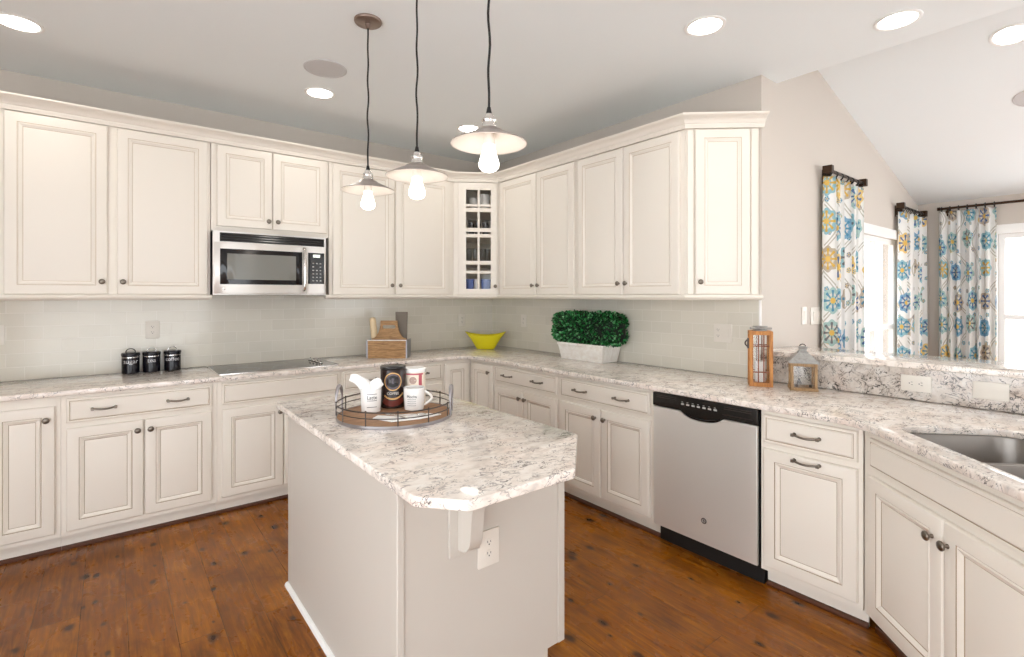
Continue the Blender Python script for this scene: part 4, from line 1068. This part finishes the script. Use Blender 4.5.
# lanterns
def lantern_tall():
    yaw = math.atan2(-2.995 + 2.885, -0.231 + 0.322)
    t = thing('candle_lantern', 'tall honey wood lantern with latticed panes against the side wall end', 'lantern', (-0.207, -2.911, 0.9145), R(-59), 'candle lanterns')
    w = 0.061; H_ = 0.318
    m = MB().box(-w, w, -w, w, 0, .022).box(-w, w, -w, w, H_ - .022, H_)
    for sx in (-1, 1):
        for sy in (-1, 1): m.box(sx * (w - .02), sx * w, sy * (w - .02), sy * w, .022, H_ - .022)
    m.build('frame', 'lantern', t, bevel=0.0015)
    lt = MB(); f0, f1 = .022, H_ - .022
    for s_ in (-1, 1):
        for x in (-.014, .014):
            lt.box(x - .003, x + .003, s_ * (w - .012), s_ * (w - .006), f0, f1); lt.box(s_ * (w - .012), s_ * (w - .006), x - .003, x + .003, f0, f1)
        for z in (.082, .232):
            lt.box(-w + .02, w - .02, s_ * (w - .0125), s_ * (w - .0055), z - .003, z + .003); lt.box(s_ * (w - .0125), s_ * (w - .0055), -w + .02, w - .02, z - .003, z + .003)
    lt.build('lattice', mat('red_brown_lattice', (132, 72, 44), 0.5), t, smooth=False)
    g = MB()
    for s_ in (-1, 1): g.box(-w + .02, w - .02, s_ * (w - .015), s_ * (w - .0135), f0, f1); g.box(s_ * (w - .015), s_ * (w - .0135), -w + .02, w - .02, f0, f1)
    g.build('panes', 'glass', t, smooth=False)
    MB().lathe([(0, .0225), (.028, .0225), (.028, .14), (.02, .143), (0, .142)], 20).build('candle', 'porcelain', t)
    m = MB(); m.lathe([(.036, H_), (.036, H_ + .006), (.026, H_ + .008), (.026, H_ + .02), (.04, H_ + .022), (.04, H_ + .027), (0, H_ + .028)], 24)
    m.tube([(-.05, -.02, H_ + .018), (-.052, 0, H_ + .018), (-.05, .02, H_ + .018)], .004, 6).tube([(-.058 + .116 * k / 6, -.035, H_ + .016) for k in range(7)], .005, 8)
    m.build('metal_top', 'zinc', t, angle=40)
    m = MB(); m.tube([(-w - .008 - .012 * math.sin(PI * k / 8), -.02, .225 + .04 * k / 8) for k in range(9)], .004, 8); m.box(-w - .009, -w, -.028, -.012, .215, .275); m.build('latch', 'iron', t)
lantern_tall()
def lantern_small():
    yaw = math.atan2(-3.187 + 3.095, -0.148 + 0.265)
    t = thing('candle_lantern', 'small weathered wood lantern with zinc peaked roof before the bar upstand', 'lantern', (-0.150, -3.119, 0.9145), R(-62), 'candle lanterns')
    w = 0.064; H_ = 0.15
    m = MB().box(-w - .004, w + .004, -w - .004, w + .004, 0, .015).box(-w, w, -w, w, H_ - .016, H_)
    for sx in (-1, 1):
        for sy in (-1, 1): m.box(sx * (w - .014), sx * w, sy * (w - .014), sy * w, .015, H_ - .016)
    m.build('frame', 'lantern2', t, bevel=0.0015)
    g = MB()
    for s_ in (-1, 1): g.box(-w + .014, w - .014, s_ * (w - .009), s_ * (w - .0075), .015, H_ - .016); g.box(s_ * (w - .009), s_ * (w - .0075), -w + .014, w - .014, .015, H_ - .016)
    g.build('panes', 'glass', t, smooth=False)
    sq = lambda h, z: [(-h, -h, z), (h, -h, z), (h, h, z), (-h, h, z)]
    MB().loft([sq(w + .008, H_ + .0005), sq(w + .008, H_ + .008), sq(.032, H_ + .05), sq(.026, H_ + .052), sq(.026, H_ + .06), sq(.018, H_ + .064), sq(.018, H_ + .078), sq(.022, H_ + .08), sq(.022, H_ + .086), sq(.008, H_ + .09)]).build('roof', 'zinc', t, smooth=False)
    m = MB(); m.tube([(.014 * math.cos(a), 0, H_ + .09 + .012 * math.sin(a)) for a in [PI * k / 10 for k in range(11)]], .0025, 8); m.build('carry_ring', 'iron', t)
    m = MB()
    for x in (-.032, .036): m.lathe([(0, .0155), (.008, .0155), (.008, .03), (0, .03)], 12, (x, -.02, 0))
    m.build('candle_stubs', 'bronze', t)
lantern_small()

# ------------------------------------------------------------------ tray and what stands on it
TX, TY, TZ = -2.214, -2.279, 0.9145
t = thing('serving_tray', 'round wood and wire tray with loop handles on the island', 'tray', (TX, TY, TZ), 0)
TR = 0.245
MB().lathe([(0, 0), (TR - .006, 0), (TR - .003, .002), (TR - .003, .010), (TR - .006, .011), (0, .011)], 64).build('base', 'traywood', t)
MB().lathe([(TR - .0025, .0), (TR + .001, .0), (TR + .0015, .002), (TR + .0015, .0125), (TR - .0005, .0135), (TR - .0025, .0125), (TR - .0025, .0)], 64, caps=False).build('hoop', 'hoop', t, angle=40)
for z, r_ in ((.042, .0022), (.066, .003)):
    m = MB(); m.tube([(TR * math.cos(2 * PI * k / 72), TR * math.sin(2 * PI * k / 72), z) for k in range(72)], r_, 6, closed=True); m.build('wire_ring', 'iron', t)
for k in range(12):
    a = 2 * PI * k / 12 + 0.12
    m = MB(); m.tube([(TR * math.cos(a), TR * math.sin(a), .012), (TR * math.cos(a), TR * math.sin(a), .068)], .0024, 6); m.ball((TR * math.cos(a), TR * math.sin(a), .069), .0042, n=8, m=6); m.build('post', 'iron', t)
rx, ry = 0.7866, -0.6175   # camera-right on plan
for s_ in (-1, 1):
    m = MB(); cxh, cyh = s_ * TR * rx, s_ * TR * ry
    tx_, ty_ = -ry, rx
    pts = [(cxh + tx_ * .040 * math.cos(a), cyh + ty_ * .040 * math.cos(a), .066 + .062 * math.sin(a)) for a in [PI * k / 14 for k in range(15)]]
    pts = [(cxh + tx_ * .040, cyh + ty_ * .040, .012)] + pts + [(cxh - tx_ * .040, cyh - ty_ * .040, .012)]
    prs = [.004] + [.004 + .0045 * math.sin(PI * k / 14) for k in range(15)] + [.004]
    m.tube(pts, prs, 10); m.build('handle', 'hoop', t, angle=60)
tz = TZ + 0.0115
cam_dir = lambda x, y: math.atan2(-4.3185 - y, -3.1923 - x)
def wrap(r, yaw, z): return lambda c: Vector(((r + 0.0006 + c.z) * math.cos(yaw + c.x / r), (r + 0.0006 + c.z) * math.sin(yaw + c.x / r), z + c.y))
def band(m, r, yaw, half, z0, z1, mi=0, n=14):
    rows_ = [[((r) * math.cos(yaw - half + 2 * half * k / n), (r) * math.sin(yaw - half + 2 * half * k / n), z) for k in range(n + 1)] for z in (z0, z1)]
    return m.loft(rows_, mi, False, close=False)
# dark coffee can
x, y = -2.165, -2.154
t = thing('coffee_can', 'tall dark brown coffee can with gold ring label on the tray', 'can', (x, y, tz), 0, 'things on the tray')
r = 0.056; yw = cam_dir(x, y)
MB().lathe([(r - .002, 0), (r, .002), (r, .172), (r - .001, .174)], 40).build('can_body', 'darkcan', t, angle=40)
MB().lathe([(r + .001, .1742), (r + .002, .176), (r + .002, .186), (r - .002, .189), (0, .189)], 40).build('lid', 'dwpanel', t, angle=40)
m = MB()
for rad, wd in ((.0345, .0042),):
    for k in range(36):
        pass
def ring_on(m, rad0, rad1, zc, a0=0, a1=360, off=0.0, n=40, mi=0, sx=1.0):
    f_ = wrap(r, yw + off, zc); A = []; B = []
    for k in range(n + 1):
        a = R(a0 + (a1 - a0) * k / n)
        A.append(f_(Vector((sx * rad0 * math.cos(a), rad0 * math.sin(a), 0)))); B.append(f_(Vector((sx * rad1 * math.cos(a), rad1 * math.sin(a), 0))))
    m.loft([A, B], mi, False, close=False)
ring_on(m, .036, .041, .122); lab = m.build('ring_label', 'gold', t)
m = MB(); ring_on(m, .0, .034, .122); m.build('emblem', mat('grey_emblem', (92, 84, 92), .4), t)
m = MB(); ring_on(m, .01, .026, .122, 200, 340); ring_on(m, .008, .02, .130, 20, 160); m.build('emblem_figure', 'matte_black', t)
m = MB(); ring_on(m, .070, .078, .118, 232, 318, sx=.9); m.build('gold_sweep', 'gold', t)
m = MB(); ring_on(m, .082, .108, .118, 236, 306, sx=.9); m.build('red_sweep', 'redbrown', t)
text_mesh('lettering', 'COFFEE', 0.016, 'plate', t, wrap(r, yw, .068))
# cream tin
x, y = -2.060, -2.170
t = thing('storage_tin', 'cream lidded tin with rose printed band behind the handled mug', 'tin', (x, y, tz), 0, 'things on the tray')
r = 0.049; yw = cam_dir(x, y)
MB().lathe([(r - .002, 0), (r, .002), (r, .150), (r - .001, .152)], 40).build('tin_body', 'cream_tin', t, angle=40)
MB().lathe([(r + .001, .1522), (r + .0025, .154), (r + .0025, .170), (r - .001, .173), (r - .006, .171), (0, .171)], 40).build('lid', 'porcelain', t, angle=40)
m = MB(); band(m, r + .0008, yw + .52, .17, .085, .150); band(m, r + .0008, yw - .05, .9, .143, .1495); m.build('rose_band', 'pink', t)
m = MB(); ring_on(m, .0, .017, .118, off=-.2); m.build('printed_flower', mat('dusty_mauve', (178, 150, 138), .5), t)
# mugs
def mug(label, x, y, r, h, handle_yaw, has_handle=True):
    t = thing('mug', label, 'mug', (x, y, tz), 0, 'things on the tray')
    MB().lathe([(0, 0), (r * .92, 0), (r * .95, .003), (r, h * .5), (r * 1.03, h), (r * 1.03 - .004, h), (r - .004, h * .5), (r * .9 - .002, .008), (0, .007)], 36).build('cup_body', 'porcelain', t, angle=50)
    if has_handle:
        c, s_ = math.cos(handle_yaw), math.sin(handle_yaw); m = MB()
        pts = [((r * .97 + .034 * math.sin(PI * k / 12)) * c, (r * .97 + .034 * math.sin(PI * k / 12)) * s_, h * .18 + h * .64 * k / 12) for k in range(13)]
        m.tube(pts, .0055, 8); m.build('handle', 'porcelain', t, angle=60)
    return t
x, y = -2.112, -2.261
t = mug('white mug with handle turned right and small black lettering on the tray', x, y, .046, .098, math.atan2(ry, rx) + 0.15)
r = .0465; yw = cam_dir(x, y)
text_mesh('lettering', 'Mocha', 0.017, 'ink', t, wrap(r, yw - .25, .062)); 
m = MB(); f_ = wrap(r, yw - .25, 0)
for z in (.022, .031, .04, .049): m.loft([[f_(Vector((-.02 + .04 * k / 8, z + d_, 0))) for k in range(9)] for d_ in (0, .0014)], 0, False, close=False)
m.build('printed_lines', 'ink', t)
x, y = -2.284, -2.183
t = mug('white mug holding a folded napkin, left on the tray', x, y, .044, .100, cam_dir(x, y) + PI - 0.3)
r = .0445; yw = cam_dir(x, y)
text_mesh('lettering', 'Latte', 0.022, 'ink', t, wrap(r, yw + .1, .066)); 
m = MB(); f_ = wrap(r, yw + .1, 0)
for z in (.052, .080, .024): m.loft([[f_(Vector((-.022 + .044 * k / 8, z + d_, 0))) for k in range(9)] for d_ in (0, .002)], 0, False, close=False)
m.build('printed_lines', 'ink', t)
# napkin in the mug: two folded wings of cloth
m = MB()
def cloth(pts, wid, th=.004):
    loops = []; depth = Vector((-ry, rx, 0)); R3 = Vector((rx, ry, 0)); n_ = len(pts)
    for i, (p, w_) in enumerate(zip(pts, wid)):
        p = Vector(p); T = (Vector(pts[min(i + 1, n_ - 1)]) - Vector(pts[max(i - 1, 0)])).normalized()
        N2 = (Vector((0, 0, 1)) * T.dot(R3) - R3 * T.z).normalized()
        ph = i * 0.8
        loop = []
        for k in range(14):
            a_ = 2 * PI * k / 14
            rip = 1 + 0.22 * math.sin(3 * a_ + ph)
            loop.append(p + N2 * (w_ * rip * math.cos(a_)) + depth * (w_ * 0.75 * rip * math.sin(a_)) + T * (0.012 * math.sin(2 * a_ + ph) * (i / n_)))
        loops.append(loop)
    m.loft(loops)
cr_ = Vector((rx, ry, 0))
cloth([Vector((0, 0, .05)), cr_ * -.012 + Vector((0, 0, .1)), cr_ * -.035 + Vector((0, 0, .128)), cr_ * -.07 + Vector((0, 0, .150)), cr_ * -.094 + Vector((0, 0, .147))], [.030, .034, .026, .020, .015], .007)
cloth([Vector((0, 0, .05)), cr_ * .012 + Vector((0, 0, .1)), cr_ * .026 + Vector((0, 0, .120)), cr_ * .050 + Vector((0, 0, .128))], [.028, .032, .026, .018], .008)
o = m.build('napkin', 'napkin', loc=(x, y, tz), angle=60)
ss = o.modifiers.new('sub', 'SUBSURF'); ss.levels = 2; ss.render_levels = 2
tag(o, 'white folded napkin sprouting from the left mug on the tray', 'napkin', 'things on the tray')
# spoons lying on folded linen
m = MB(); base = Vector((-2.235, -2.375, tz))
def lay(a, b): return base + cr_ * a + Vector((-ry, rx, 0)) * b
poly = [lay(-.11, -.03), lay(-.02, -.085), lay(.09, -.035), lay(.165, .045), (lay(.11, .055)), lay(.0, .0), lay(-.10, .015)]
m.prism([(p.x, p.y) for p in poly], tz + .0005, tz + .006)
o = m.build('linen_napkin', 'napkin', bevel=0.002); tag(o, 'white linen napkin lying flat at the front of the tray', 'napkin', 'things on the tray')
for nm, a, b, rot in (('left', -.02, .004, 2.5), ('right', .035, .018, 0.25)):
    t = thing('spoon', nm + ' small silver spoon lying on the flat linen napkin', 'spoon', tuple(lay(a, b - .012) + Vector((0, 0, .0065))), math.atan2(ry, rx) + rot, 'things on the tray')
    MB().ball((0.05, 0, .004), .02, .013, .004, 16, 8).build('spoon_bowl', 'chrome', t)
    MB().tube([(.03, 0, .004), (.01, 0, .006), (-.03, 0, .004), (-.06, 0, .0035)], [.0022, .0022, .003, .004], 8).build('spoon_handle', 'chrome', t)
